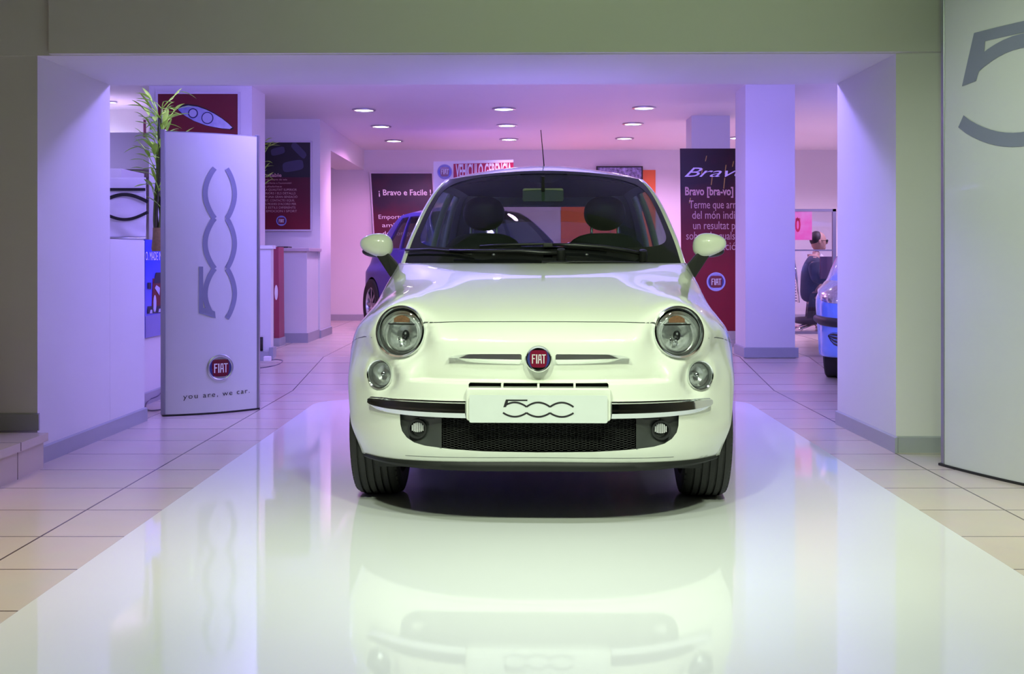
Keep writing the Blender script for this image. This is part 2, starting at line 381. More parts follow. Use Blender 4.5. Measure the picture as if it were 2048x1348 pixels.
# low counters
c = empty('low_counter', (-2.6, 9.95, 0), 'low white counter in front of the pillar behind the tall sign', 'counter')
make('body', MB().box((-3.2, 9.98, .1), (-2.19, 10.09, 1.10)), WALL, c); make('top', MB().box((-3.2, 9.96, 1.10), (-2.17, 10.09, 1.13)), CEIL, c)
make('plinth', MB().box((-3.2, 9.90, 0), (X_(535, 9.9), 9.978, .20)), BASEB, c)
make('plinth', MB().box((X_(535, 9.9), 9.955, .02), (-2.165, 10.09, .235)), BASEB, c)
c = empty('reception_counter', (-2.4, 12.1, ZF), 'white reception counter with a pale top below the comfort poster', 'counter')
make('body', MB().box((-2.55, 11.8, ZF+.09), (-2.215, 12.45, 1.09)), WALL, c)
make('top', MB().box((-2.75, 11.74, 1.09), (-2.18, 12.48, 1.125)), mat('pale_top', (.6, .52, .55), .3), c, bevel=.004)
make('plinth', MB().box((-2.57, 11.78, ZF), (-2.20, 12.46, ZF+.10)), BASEB, c)
tb = props(make('tablet', MB().box((X_(556, 12), 11.95, 1.125), (X_(578, 12), 12.15, 1.142)), BLACK, bevel=.003), 'small black tablet lying on the white reception counter', 'tablet')
bd = Board((-2.22, 11.32, .30), (.0, .01, 0), (0, 0, 1))
c = empty('standing_panel', (-2.56, 11.3, ZF), 'narrow red panel seen nearly edge-on beside the reception counter', 'sign')
make('panel', MB().prism([(X_(548, 11.3), 11.3, .22), (X_(558.5, 11.3), 11.3, .22), (X_(557, 11.3), 11.3, 1.13), (X_(547, 11.3), 11.3, 1.13)], (0, .25, 0)), mat('red_panel', (.30, .04, .09), .4), c)
make('foot', MB().box((X_(546, 11.3), 11.28, ZF), (X_(560, 11.3), 11.57, .222)), BASEB, c)
mb = MB(); mb.lathe([(.075, 0), (.075, .004), (.001, .004)], (X_(552.5, 11.3), 11.3, Z_(585, 11.3)), (0, -1, 0), 24, sx=.22, e1=(1, 0, 0)); make('emblem', mb, INKW, c)
c = empty('wall_sign', (X_(290, 10.09), 10.09, 0), 'thin dark red board on the left edge of the far left pillar', 'sign')
make('panel', MB().box((X_(289, 10.09), 10.06, Z_(275, 10.09)), (X_(291.5, 10.09), 10.099, Z_(240, 10.09))), mat('dull_red', (.25, .05, .09), .5), c)

# platform
mb = MB(); pts = []
x0, x1, yb = -1.415, 1.578, 8.03
def corner(cx, cy, r, a0, a1): return [(cx+r*math.cos(a), cy+r*math.sin(a)) for a in np.linspace(a0, a1, 14)]
out = [(x0, -.2), (x1, -.2)]+corner(x1-.32, yb-.32, .32, 0, PI/2)+corner(x0+.32, yb-.32, .32, PI/2, PI)
mb.prism([(x, y, .001) for x, y in out], (0, 0, .019))
props(make('display_platform', mb, PLAT, bevel=.004), 'low glossy white platform with rounded rear corners under the small white car', 'platform')

# ceiling downlights
def downlight(x, y, label, r=.105):
    o = empty('downlight', (x, y, ZC), label, 'ceiling light', 'round recessed downlights in the rear ceiling')
    mb = MB(); mb.lathe([(r, 0), (r*1.16, -.004), (r*1.16, -.012), (r*.96, -.016), (r*.90, .004)], (x, y, ZC), (0, 0, 1), 28); make('rim', mb, SILVER, o, smooth=40)
    mb = MB(); mb.lathe([(r*.93, -.008), (r*.5, -.010), (.0005, -.010)], (x, y, ZC), (0, 0, 1), 28); make('diffuser', mb, LAMP, o)
    l = bpy.data.lights.new('downlight_lamp', 'SPOT'); l.energy = 85; l.color = (.74, .46, 1); l.spot_size = math.radians(105); l.spot_blend = .8; l.shadow_soft_size = .08
    lo = bpy.data.objects.new('downlight_lamp', l); COL.objects.link(lo); lo.location = (x, y, ZC-.05)
DL = [(728, 219, 'nearest round downlight of the left row in the ceiling'), (762, 252, 'middle round downlight of the left row in the ceiling'), (788, 281, 'farthest round downlight of the left row in the ceiling'),
      (1008, 217, 'nearest round downlight of the centre row above the car roof'), (1014, 250, 'middle round downlight of the centre row above the car roof'), (1018, 278, 'farthest round downlight of the centre row above the car roof'),
      (1288, 215, 'nearest round downlight of the right row left of the column'), (1266, 247, 'middle round downlight of the right row left of the column'), (1249, 276, 'farthest round downlight of the right row left of the column'),
      (1475, 275, 'round downlight half hidden behind the square lilac column')]
for x, y, lb in DL:
    D = (ZC-CZ)*FPX/(HY-y); downlight(X_(x, D), D, lb)
downlight(X_(226, 11.1), 11.1, 'tiny lit disc standing for a lamp reflection on the side room ceiling seen through the gap at far left', .035)  # small glowing disc in place of a lamp's glint on the ceiling

# ================================================================== CARS
def pchip(tab):
    xs = np.array([t[0] for t in tab], float); ysv = np.array([t[1] for t in tab], float)
    h = np.diff(xs); d = np.diff(ysv)/h; m = np.zeros(len(xs)); m[0], m[-1] = d[0], d[-1]
    for i in range(1, len(xs)-1):
        if d[i-1]*d[i] > 0:
            w1, w2 = 2*h[i]+h[i-1], h[i]+2*h[i-1]; m[i] = (w1+w2)/(w1/d[i-1]+w2/d[i])
    def f(x):
        x = min(max(x, xs[0]), xs[-1]); i = min(int(np.searchsorted(xs, x, 'right'))-1, len(xs)-2); i = max(i, 0)
        t = (x-xs[i])/h[i]
        return float((2*t**3-3*t*t+1)*ysv[i]+(t**3-2*t*t+t)*h[i]*m[i]+(-2*t**3+3*t*t)*ysv[i+1]+(t**3-t*t)*h[i]*m[i+1])
    return f
def sstep(a, b, x):
    t = min(max((x-a)/(b-a), 0), 1); return t*t*(3-2*t)
CFG500 = dict(
    yf=[(.22, -.655), (.25, -.672), (.30, -.70), (.38, -.718), (.45, -.722), (.55, -.716), (.62, -.70), (.67, -.68), (.71, -.65), (.745, -.60), (.78, -.53), (.82, -.42), (.86, -.29), (.90, -.14), (.94, .03), (.965, .17), (.985, .30)],
    w=[(.22, .795), (.30, .808), (.36, .8135), (.53, .8135), (.60, .810), (.654, .798), (.70, .780), (.753, .748), (.81, .718), (.88, .698), (.935, .680), (.985, .664)],
    ye=[(.22, .08), (.70, .08), (.80, .20), (.90, .36), (.985, .50)], p=3.0, q=1.9, ztop=.971, zbot=.245, rear=2.83, arch=.335)
class Car:
    PADS = [(.521, -.540, .716, .26, .16, .097), (.606, -.497, .551, .46, .03, .056)]
    def __init__(s, cfg, root, paint, sc=(1, 1, 1), res=1.0, scoop=False):
        s.c = cfg; s.root = root; s.paint = paint; s.sc = Vector(sc); s.res = res
        s.yf, s.w, s.ye = pchip(cfg['yf']), pchip(cfg['w']), pchip(cfg['ye']); s.scoop = scoop
        s.shell()
    def S(s, p): return Vector((p[0]*s.sc.x, p[1]*s.sc.y, p[2]*s.sc.z))
    def outline(s, z, nf, ns, nr):
        c = s.c; w_, yf, ye = s.w(z), s.yf(z), s.ye(z); half = []
        for i in range(nf+1):
            th = (PI/2)*i/nf; st, ct = math.sin(th), max(0, math.cos(th))
            half.append((w_*st**(2/c['p']), ye-(ye-yf)*ct**(2/c['q'])))
        yk = 2.35; wr = w_*.965
        for i in range(1, ns+1):
            t = i/ns; half.append((w_+(wr-w_)*t*t, ye+(yk-ye)*t))
        yr = c['rear']-.10*max(0, (z-.6)/.4)-.03*max(0, (.4-z)/.2)
        for i in range(1, nr+1):
            th = (PI/2)*i/nr; half.append((wr*max(0, math.cos(th))**(2/2.8), yk+(yr-yk)*math.sin(th)**(2/2.2)))
        return half
    def warp(s, x, y, z):
        if y < .1: z -= .022*(x/.67)**2*(1-sstep(.25, .42, z))
        if s.scoop and abs(x) > .55: x += math.copysign(.024*math.exp(-((y+.33)/.13)**2)*(1-sstep(.50, .66, z))*sstep(.22, .36, z), x)
        if s.scoop and y < -.2 and .50 < z < .72:
            m = (1-sstep(.425, .485, abs(x)+.38*max(0, z-.58)))
            d = 0
            if z > .548: d = .055*max(0, min(1, (.692-z)/.140))**.9*sstep(.70, .682, z)
            elif z > .536: d = .055*(z-.536)/.012
            y += d*m
        if s.scoop and y < .1:
            ax = abs(x)
            A = .15*sstep(.60, .81, z)*(1-sstep(.84, .965, z))
            y -= A*sstep(.28, .50, ax)*sstep(.10, -.25, y)
            for cx, cy, cz, a, b, R in s.PADS:
                d = math.hypot(ax-cx, z-cz)/R
                if d < 1.75 and y < 0:
                    k = (1-max(0, min(1, (d-1.04)/.7)))**1.8; y = y*(1-k)+(cy+a*(ax-cx)+b*(z-cz))*k
        return Vector((x, y, z))
    def shell(s):
        c = s.c; nf, ns, nr = [int(k*s.res) for k in (60, 34, 22)]
        zl = list(np.linspace(c['zbot'], c['ztop'], int(84*s.res)))
        if s.scoop: zl = sorted(zl+[.536, .548, .542])
        rows = []
        for z in zl:
            h = s.outline(z, nf, ns, nr)
            loop = h+[(-x, y) for x, y in h[-2:0:-1]]
            rows.append([s.S(s.warp(x, y, z)) for x, y in loop])
        mb = MB(); mb.grid(rows, closeu=True); n = len(rows[0])
        mb.f.append(list(range(n))); mb.mi.append(1)
        k = (len(rows)-1)*n; mb.f.append([k+j for j in range(n)]); mb.mi.append(1)
        s.body = make('body', mb, [s.paint, BLACK], s.root, smooth=40, world=False)
        me = s.body.data
        s.bv = [v.co.copy() for v in me.vertices]; s.bn = [v.normal.copy() for v in me.vertices]; s.bf = [list(p.vertices) for p in me.polygons]
        tri = []
        for f in s.bf[:-2] if len(s.bf[-1]) > 4 else s.bf: tri += [f] if len(f) == 4 else []
        s.tri = tri; s.bvh = BVHTree.FromPolygons(s.bv, tri)
    def cast(s, x, z, o=(0, -1, 0)):
        h = s.bvh.ray_cast(Vector((x, -3, z)), Vector((0, 1, 0)))
        if h[0] is None: h = s.bvh.find_nearest(Vector((x, -.2, z)))
        return h[0], h[1]
    def px(s, x, y):
        Mi = s.root.matrix_world.inverted(); o = Mi @ Vector((0, 0, CZ)); t = Mi @ P(x, y, 4.3)
        h = s.bvh.ray_cast(o, (t-o).normalized()); return h[0], h[1]
    def cut(s, cutters):
        for cb in cutters:
            o = make('cutter', cb, [s.paint, BLACK], s.root, world=False); 
            m = s.body.modifiers.new('cut', 'BOOLEAN'); m.operation = 'DIFFERENCE'; m.object = o; m.solver = 'EXACT'
            bpy.context.view_layer.update()
            dg = bpy.context.evaluated_depsgraph_get(); me = bpy.data.meshes.new_from_object(s.body.evaluated_get(dg))
            s.body.modifiers.clear(); old = s.body.data; s.body.data = me; bpy.data.meshes.remove(old); bpy.data.objects.remove(o)
        me = s.body.data; me.name = 'body'
        # smooth normals of the uncut skin, flat ones on the cut walls
        no = [None]*len(me.loops)
        for p in me.polygons:
            fn = p.normal
            for li in p.loop_indices:
                n = fn
                if p.material_index == 0:
                    v = me.vertices[me.loops[li].vertex_index].co
                    loc, nn, fi, d = s.bvh.find_nearest(v)
                    if fi is not None and d < 2e-3:
                        idx = s.tri[fi]; ws = [1/((s.bv[i]-v).length+1e-6)**1 for i in idx]
                        # bilinear-like weights
                        a, b, c2, d2 = [s.bv[i] for i in idx]
                        e1 = (b-a); e2 = (d2-a); 
                        u = min(max((v-a).dot(e1)/max(e1.length_squared, 1e-12), 0), 1); t = min(max((v-a).dot(e2)/max(e2.length_squared, 1e-12), 0), 1)
                        N = s.bn[idx[0]]*(1-u)*(1-t)+s.bn[idx[1]]*u*(1-t)+s.bn[idx[2]]*u*t+s.bn[idx[3]]*(1-u)*t
                        if N.length > 0 and N.normalized().dot(fn) > .6: n = N.normalized()
                no[li] = n
        me.shade_smooth(); me.normals_split_custom_set([tuple(v) for v in no])
    # ---------------- greenhouse
    def W(s, a, b):
        z = .965+b*.47; w_ = s.wg(z)-.025; x = a*w_
        y = .27+.66*b-.035*math.sin(PI*b)+(.24-.10*b)*a*a
        return Vector((x, y, z-.042*(x/.55)**2*b))
    def Sd(s, sg, t, b):
        c0 = s.W(1, b); z = c0.z; w_ = s.wg(.965+b*.47)
        y0 = c0.y+.03; y1 = 2.66-.45*b-.18
        return Vector((sg*w_*(1-.07*t*t), y0+(y1-y0)*t, z+.012*math.sin(PI*t)*b))
    def Rr(s, a, b):
        e = s.Sd(1, 1, b); return Vector((a*e.x, e.y+.18*(1-abs(a)**2.5), e.z))
    def cabin(s, glassm, wg=None):
        s.wg = pchip(wg or [(.955, .674), (1.066, .656), (1.185, .627), (1.286, .598), (1.39, .553), (1.435, .515)])
        G = lambda mb, rows, mi=0: mb.grid([[s.S(p) for p in r] for r in rows], mi)
        N = 24
        # windscreen glass + black band
        mb = MB(); G(mb, [[s.W(a, b) for a in np.linspace(-1, 1, 41)] for b in np.linspace(0, 1, 21)])
        ws = make('windscreen', mb, glassm, s.root, smooth=True, world=False)
        rings = []
        K = 160
        for k in range(K):
            t = 2*PI*k/K; ct, st = math.cos(t), math.sin(t); m = max(abs(ct), abs(st)); o_ = (ct/m, st/m)
            pw = 7; i_ = 1/((abs(ct)**pw+abs(st)**pw)**(1/pw))
            ia, ib = ct*i_, st*i_
            lo, hi = .17, .965
            ib2 = lo+(hi-lo)*(ib*.5+.5)
            rings.append((o_[0], o_[1]*.5+.5, ia*(.955-.0*ib), ib2))
        rows = []
        for t in np.linspace(0, 1, 5):
            rows.append([s.W((1-t)*oa+t*ia, (1-t)*ob+t*ib)+Vector((0, -.003, .001)) for oa, ob, ia, ib in rings])
        mb = MB(); mb.grid([[s.S(p) for p in r] for r in rows], closeu=True); make('black_border', mb, FRIT, ws, smooth=True, world=False)
        # A pillars
        for sg in (-1, 1):
            rows = []
            for b in np.linspace(-.05, 1, 22):
                p0, p2 = s.W(1, b), s.Sd(1, .0, b); p1 = Vector((p2.x-.001, p0.y+.004, p0.z))
                r = [(p0*(1-t)**2+p1*2*t*(1-t)+p2*t*t) for t in np.linspace(0, 1, 6)]+[s.Sd(1, .03, b)]
                rows.append([Vector((q.x*sg, q.y, q.z)) for q in r])
            mb = MB(); G(mb, rows); o = make('windscreen_pillar', mb, s.paint, s.root, smooth=True, world=False)
            md = o.modifiers.new('t', 'SOLIDIFY'); md.thickness = .03; md.offset = -1 if True else 1
        # sides
        tb = [.03, .07, .30, .53, .57, .70, .80, .90, 1.0]; bb = [-.05, .07, .3, .5, .7, .90, .95, 1]
        for sg in (-1, 1):
            cells = {'frame': MB(), 'win': MB(), 'qwin': MB()}
            for i in range(len(tb)-1):
                for j in range(len(bb)-1):
                    k = 'frame'
                    if 1 <= j < 5 and 1 <= i < 3: k = 'win'
                    if 1 <= j < 5 and 4 <= i < 6: k = 'qwin'
                    t0, t1, b0, b1 = tb[i], tb[i+1], bb[j], bb[j+1]
                    G(cells[k], [[s.Sd(sg, t, b) for t in np.linspace(t0, t1, 5)] for b in np.linspace(b0, b1, 4)])
            o = make('side_pillars', cells['frame'], s.paint, s.root, smooth=True, world=False, weld=True)
            md = o.modifiers.new('t', 'SOLIDIFY'); md.thickness = .03
            make('side_window', cells['win'], SGLASS, s.root, smooth=True, world=False, weld=True)
            make('quarter_window', cells['qwin'], SGLASS, s.root, smooth=True, world=False, weld=True)
        # hatch
        ta = [-1, -.8, 0, .8, 1]; bb = [-.05, .07, .5, .86, 1]; fr, gl = MB(), MB()
        for i in range(4):
            for j in range(4):
                G(gl if (1 <= i <= 2 and 1 <= j <= 2) else fr, [[s.Rr(a, b) for a in np.linspace(ta[i], ta[i+1], 6)] for b in np.linspace(bb[j], bb[j+1], 6)])
        o = make('tailgate_frame', fr, s.paint, s.root, smooth=True, world=False, weld=True); md = o.modifiers.new('t', 'SOLIDIFY'); md.thickness = .03
        make('rear_window', gl, SGLASS, s.root, smooth=True, world=False, weld=True)
        # roof
        loop = [s.W(a, 1) for a in np.linspace(-1, 1, 33)]+[s.Sd(1, t, 1) for t in np.linspace(0, 1, 24)]+[s.Rr(a, 1) for a in np.linspace(1, -1, 24)[1:-1]]+[s.Sd(-1, t, 1) for t in np.linspace(1, 0, 24)]
        cc = Vector((0, 1.55, 1.437)); rows = []
        for q in [1, .985, .96, .92, .86, .78, .68, .56, .42, .28, .14, .001]:
            rows.append([s.S(cc+(p-cc)*q+Vector((0, 0, .062*(1-q**2.6)))) for p in loop])
        mb = MB(); mb.grid(rows, closeu=True); o = make('roof', mb, s.paint, s.root, smooth=True, world=False, weld=True)
        md = o.modifiers.new('t', 'SOLIDIFY'); md.thickness = .02
        rows = [[s.S(cc+(p-cc)*q*.96+Vector((0, 0, -.035+.05*(1-q**2.6)))) for p in loop] for q in [1, .8, .5, .001]]
        mb = MB(); mb.grid(rows, closeu=True); make('headliner', mb, mat('dark_headliner', (.05, .055, .06), .9), s.root, smooth=True, world=False)
    def wheels(s, r=.30, wd=.185, track=.672, yr=2.30, tread=True):
        for y in (0, yr):
            for sg in (-1, 1):
                c = Vector((sg*track, y, r)); mb = MB(); h = wd/2
                prof = [(r*.66, -h*.80), (r*.70, -h*.97), (r*.84, -h*1.06), (r*.94, -h*1.0), (r*.985, -h*.86)]
                if tread:
                    for g in (-.62, -.30, .02, .34, .64):
                        prof += [(r, h*(g-.05)), (r-.009, h*(g-.045)), (r-.009, h*(g+.045)), (r, h*(g+.05))]
                prof += [(r*.985, h*.86), (r*.94, h), (r*.84, h*1.06), (r*.70, h*.97), (r*.66, h*.8)]
                mb.lathe(prof, c, (1, 0, 0), 64)
                if tread:   # shoulder blocks
                    for k in range(56):
                        a = 2*PI*k/56
                        for q in (-1, 1):
                            M = Matrix.Translation(c) @ Matrix.Rotation(a, 4, 'X')
                            b = MB().box((q*h*.70, -.0105, r-.012), (q*h*.985, .0105, r-.0005)); b.v = [Vector((p.x, p.y+.006*(p.x/h), p.z-(.012 if abs(p.x) > h*.9 else 0))) for p in b.v]
                            mb.add(b.xf(M).v, b.f)
                ty = make('wheel', mb, RUB, s.root, smooth=35, world=False)
                mb = MB(); o = sg
                mb.lathe([(r*.67, -o*h*.7), (r*.67, o*h*.86), (r*.63, o*h*.92), (r*.60, o*h*.7), (r*.58, o*h*.2), (r*.55, -o*h*.5)], c, (1, 0, 0), 40)
                mb.lathe([(.035, o*h*.9), (.05, o*h*.8), (.055, o*h*.4)], c, (1, 0, 0), 20); mb.lathe([(.035, o*h*.9), (.001, o*h*.93)], c, (1, 0, 0), 20)
                for k in range(8):
                    a = 2*PI*k/8; M = Matrix.Translation(c) @ Matrix.Rotation(a, 4, 'X')
                    b = MB().add([(o*h*.62, -.016, .04), (o*h*.62, .016, .04), (o*h*.80, .022, .04), (o*h*.80, -.022, .04), (o*h*.55, -.010, r*.6), (o*h*.55, .010, r*.6), (o*h*.80, .014, r*.61), (o*h*.80, -.014, r*.61)],
                                 [(0, 1, 2, 3), (4, 7, 6, 5), (0, 4, 5, 1), (1, 5, 6, 2), (2, 6, 7, 3), (3, 7, 4, 0)])
                    mb.add(b.xf(M).v, b.f)
                make('rim', mb, SILVER, ty, smooth=40, world=False)
    def archcuts(s, yr=2.30, r=None):
        out = []; r = r or s.c['arch']
        for y in (0, yr):
            for sg in (-1, 1):
                mb = MB(); a, b = sorted((sg*.50*s.sc.x, sg*1.2*s.sc.x))
                cy = Vector((0, y, .30))
                ring = [Vector((a, y+r*math.cos(t), .30+r*math.sin(t))) for t in [2*PI*k/72 for k in range(72)]]
                mb.prism(ring, (b-a, 0, 0), 1); out.append(mb)
        return out
    def strip(s, name, top, bot, prof, m, nx=48, nz=8, parent=None, rnd=None, depth=0.0):
        """raised trim between two (x, z) curves laid on the front skin"""
        top = sorted(top); bot = sorted(bot)
        ft, fb = pchip([(x, z) for x, z in top]), pchip([(x, z) for x, z in bot])
        xa, xb = top[0][0], top[-1][0]; rows, back = [], []
        for j in range(nz+1):
            t = j/nz; r, rb = [], []
            for i in range(nx+1):
                x = xa+(xb-xa)*i/nx; z = fb(x)+(ft(x)-fb(x))*t; p, n = s.cast(x, z); n = Vector((n.x*.6, n.y, n.z*.2)).normalized()
                r.append(p+n*prof(t, i/nx)); rb.append(p-n*.006)
            rows.append(r); back.append(rb)
        mb = MB(); mb.grid(rows); mb.grid(back, flip=True)
        mb.grid([rows[0], back[0]]); mb.grid([rows[-1], back[-1]], flip=True)
        mb.grid([[r[0] for r in rows], [r[0] for r in back]]); mb.grid([[r[-1] for r in rows], [r[-1] for r in back]])
        return make(name, mb, m, parent or s.root, smooth=30, world=False, weld=True)
    def gap(s, pts, wd=.0035, name='panel_gap', h=.0008):
        mb = MB(); L, Rr = [], []
        hits = [(s.cast(x, z) if len(q_) == 2 else None) for q_ in pts for x, z in [q_[:2]]]
        for i, (p, n) in enumerate(hits):
            a, b = hits[max(0, i-1)][0], hits[min(len(hits)-1, i+1)][0]; d = (b-a).normalized(); sd = d.cross(n).normalized()*wd/2
            L.append(p+n*h+sd); Rr.append(p+n*h-sd)
        mb.grid([L, Rr]); mb.grid([[q-n[1]*.003 for q, n in zip(L, hits)], [q-n[1]*.003 for q, n in zip(Rr, hits)]])
        return make(name, mb, DARKG, s.root, world=False)

# ------------------------------------------------------------------ the white city car
CY = 4.81; YAW = -.0316
CARX = .089
car = empty('city_car', (CARX, CY, .02), 'small cream-white retro city car parked nose-on on the glossy platform', 'car', rot=(0, 0, YAW))
bpy.context.view_layer.update()
K = Car(CFG500, car, PAINT, scoop=True)
def LX(px, D): return (px-CX)/FPX*D-(CARX+.0316*(D-CY))
def avg(pl, pr, y, y2=None):      # average of a left and a right sighting, mirrored to the left
    a, na = K.px(pl, y); b, nb = K.px(pr, y2 or y)
    return Vector((-(abs(a.x)+abs(b.x))/2, (a.y+b.y)/2, (a.z+b.z)/2)), Vector((-(abs(na.x)+abs(nb.x))/2, (na.y+nb.y)/2, (na.z+nb.z)/2)).normalized()
hl, hn = avg(801, 1359, 661); pl_, pn = avg(759.5, 1399.5, 750); fg, fn_ = avg(834, 1322, 860)
print('headlight', hl, hn, 'pos', pl_, pn, 'fog', fg)
def padlamp(k):
    cx, cy, cz, a, b2, R = Car.PADS[k]; n = Vector((-a, -1, b2)).normalized(); return Vector((-cx, cy, cz))+n*.006, n
hl, HN = padlamp(0); pl_, PN = padlamp(1)
HR, PR = .094, .0545
cuts = K.archcuts()
def cylcut(c, n, r, d):
    a = Vector((1, 0, 0)) if abs(n.x) < .9 else Vector((0, 0, 1)); a = (a-n*a.dot(n)).normalized(); b = n.cross(a)
    return MB().prism([c+n*.12+(a*math.cos(t)+b*math.sin(t))*r for t in [2*PI*k/64 for k in range(64)]], -n*(d+.12), 1)
def mir(v): return Vector((-v.x, v.y, v.z))
for f in (lambda v: v, mir):
    cuts.append(cylcut(f(hl), f(HN), HR*.97, .11)); cuts.append(cylcut(f(pl_), f(PN), PR*.96, .07))
half = [(0, .289), (.20, .291), (.322, .296), (.42, .303), (.462, .312), (.49, .328), (.508, .350), (.515, .375), (.517, .43)]
poly = [(x, z) for x, z in half]+[(-x, z) for x, z in half[:0:-1]]
cuts.append(MB().prism([(x, -1.0, z) for x, z in poly], (0, .46, 0), 1))
def rrect(x0, x1, z0, z1, r, n=5):
    o = []
    for cx, cz, a in ((x1-r, z0+r, -PI/2), (x1-r, z1-r, 0), (x0+r, z1-r, PI/2), (x0+r, z0+r, PI)):
        o += [(cx+r*math.cos(a+PI/2*k/n), cz+r*math.sin(a+PI/2*k/n)) for k in range(n+1)]
    return o
cuts.append(MB().prism([(x, -1, z) for x, z in rrect(-.253, .253, .524, .5405, .006)], (0, .36, 0), 1))
cuts.append(MB().box((-.57, .52, .5), (.57, 2.38, 1.2), 1))
K.cut(cuts)
K.cabin(WGLASS)
K.wheels()
# cowl below the windscreen
mb = MB(); rows = []
for t in np.linspace(0, 1, 8):
    r = []
    for x in np.linspace(-.655, .655, 41):
        y = (.205+.20*(x/.66)**2.2)*(1-t)+(.33+.24*(x/.66)**2)*t
        h = K.bvh.ray_cast(Vector((x, y, 2)), Vector((0, 0, -1)))
        z = h[0].z if h[0] is not None else .975-.03*(x/.66)**4
        r.append(Vector((x, y, min(z, .975)+.004+.004*math.sin(PI*t))))
    rows.append(r)
mb.grid(rows); o = make('cowl_panel', mb, BLACK, car, smooth=True, world=False)
o.modifiers.new('t', 'SOLIDIFY').thickness = .006
# headlights
def dome(mb, c, n, r, h, n1=40):
    prof = [(r*math.sin(a), h*math.cos(a)) for a in np.linspace(PI/2, .001, 10)]
    return mb.lathe(prof, c, n, n1)
for f in (lambda v: v, mir):
    c, n = f(hl), f(HN); e1 = Vector((0, 0, 1)).cross(n).normalized(); e2 = n.cross(e1)
    if e1.x < 0: e1 = -e1
    mb = MB(); mb.lathe([(HR*1.045, -.07), (HR*1.06, -.022), (HR*1.07, -.004), (HR*1.04, .008), (HR*.97, .010), (HR*.93, .002), (HR*.93, -.06)], c, n, 56)
    h = make('headlight', mb, CHROME, car, smooth=50, world=False)
    mb = MB(); mb.lathe([(HR*.93, -.004), (HR*.86, -.012), (HR*.85, -.018), (HR*.78, -.022), (HR*.77, -.028), (HR*.70, -.03), (HR*.68, -.02), (HR*.64, -.02), (HR*.62, -.045), (HR*.45, -.072), (HR*.2, -.085), (.001, -.088)], c-e2*.008, n, 48)
    make('reflector', mb, REFL, h, smooth=25, world=False)
    mb = MB(); mb.ell((0, 0, 0), (1, 1, 1), 20, 10); mb.v = [c-e2*.01+e1*(p.x*.014+.006)+e2*(p.y*.020)+n*(p.z*.016-.040) for p in mb.v]
    make('lamp_shield', mb, DARKM, h, smooth=True, world=False)
    mb = MB(); mb.tube([c-e2*.045+n*-.05, c-e2*.012+n*-.03], .0065, 10); mb.tube([c-e2*.045-e1*.02+n*-.05, c-e2*.02-e1*.02+n*-.035], .004, 8)
    make('bulb', mb, CHROME, h, smooth=True, world=False)
    pts = [(x, .50+.16*(1-(x/.36)**2)) for x in np.linspace(-.34, .34, 12)]+[(x, .37) for x in np.linspace(.34, -.34, 6)]
    mb = MB(); mb.prism([c+(e1*(a-.02)+e2*(b+.02))*HR*.98-n*.018 for a, b in pts], n*.010)
    o = make('turn_signal', mb, AMBER, h, world=False, label='amber turn signal')
    mb = MB(); mb.prism([c+(e1*a+e2*b)*HR*.98-n*.014 for a, b in [(-.62, .34), (.60, .34), (.55, .28), (-.57, .28)]], n*.006); make('divider', mb, CHROME, h, world=False)
    mb = MB(); dome(mb, c-n*.002, n, HR*.955, .022); make('lens', mb, LGLASS, h, smooth=True, world=False)
    # round position lamps
    c, n = f(pl_), f(PN)
    mb = MB(); mb.lathe([(PR*1.0, -.05), (PR*1.0, -.016), (PR*1.04, .000), (PR*1.0, .006), (PR*.93, .003), (PR*.92, -.03)], c, n, 44)
    h = make('position_lamp', mb, CHROME, car, smooth=50, world=False)
    mb = MB(); mb.lathe([(PR*.93, -.002), (PR*.85, -.016), (PR*.80, -.016), (PR*.6, -.035), (PR*.3, -.045), (.001, -.046)], c, n, 40); make('reflector', mb, REFL, h, smooth=25, world=False)
    mb = MB(); mb.ell(c-n*.028, (.011, .011, .011), 12, 8); make('bulb', mb, CHROME, h, smooth=True, world=False)
    mb = MB(); dome(mb, c-n*.001, n, PR*.95, .012); make('lens', mb, LGLASS, h, smooth=True, world=False)
    # fog lamp in its black bezel
    sg = 1 if f(fg).x > 0 else -1
    mb = MB(); L = [(.355, .2965), (.355, .43), (.517, .43), (.515, .375), (.508, .350), (.49, .328), (.462, .312), (.42, .303)]
    def yb2(x): return K.cast(x, .40)[0].y+.030
    fr = []
    for t in np.linspace(0, 1, 6):
        r = []
        for q in range(len(L)):
            x, z = L[q]; cx0, cz0 = .44, .36; xx, zz = x+(cx0-x)*t, z+(cz0-z)*t; r.append(Vector((sg*xx, yb2(xx)-.012*(1-t)+.012*sstep(0, 1, t), zz)))
        fr.append(r)
    mb.grid(fr, closeu=True)
    bz = make('fog_lamp_bezel', mb, DARKG, car, smooth=40, world=False)
    mb = MB(); mb.box((min(sg*.372, sg*.438), yb2(.40)-.012, .402), (max(sg*.372, sg*.438), yb2(.40)+.02, .408)); make('brow', mb, DARKM, bz, world=False)
    c = Vector((f(fg).x, yb2(abs(fg.x))-.004, fg.z)); n = Vector((sg*.1, -1, 0)).normalized()
    mb = MB(); mb.lathe([(.036, .0), (.036, .014), (.028, .014), (.026, -.01), (.02, -.02), (.001, -.024)], c, n, 32); fo = make('fog_lamp', mb, BLACK, car, smooth=40, world=False)
    mb = MB()
    for k in range(-3, 4): 
        hh = math.sqrt(max(0, .024**2-(k*.0065)**2)); mb.box((c.x+k*.0065-.0022, c.y-.008, c.z-hh*.5), (c.x+k*.0065+.0022, c.y-.004, c.z+hh))
    make('lens', mb, REFL, fo, world=False)
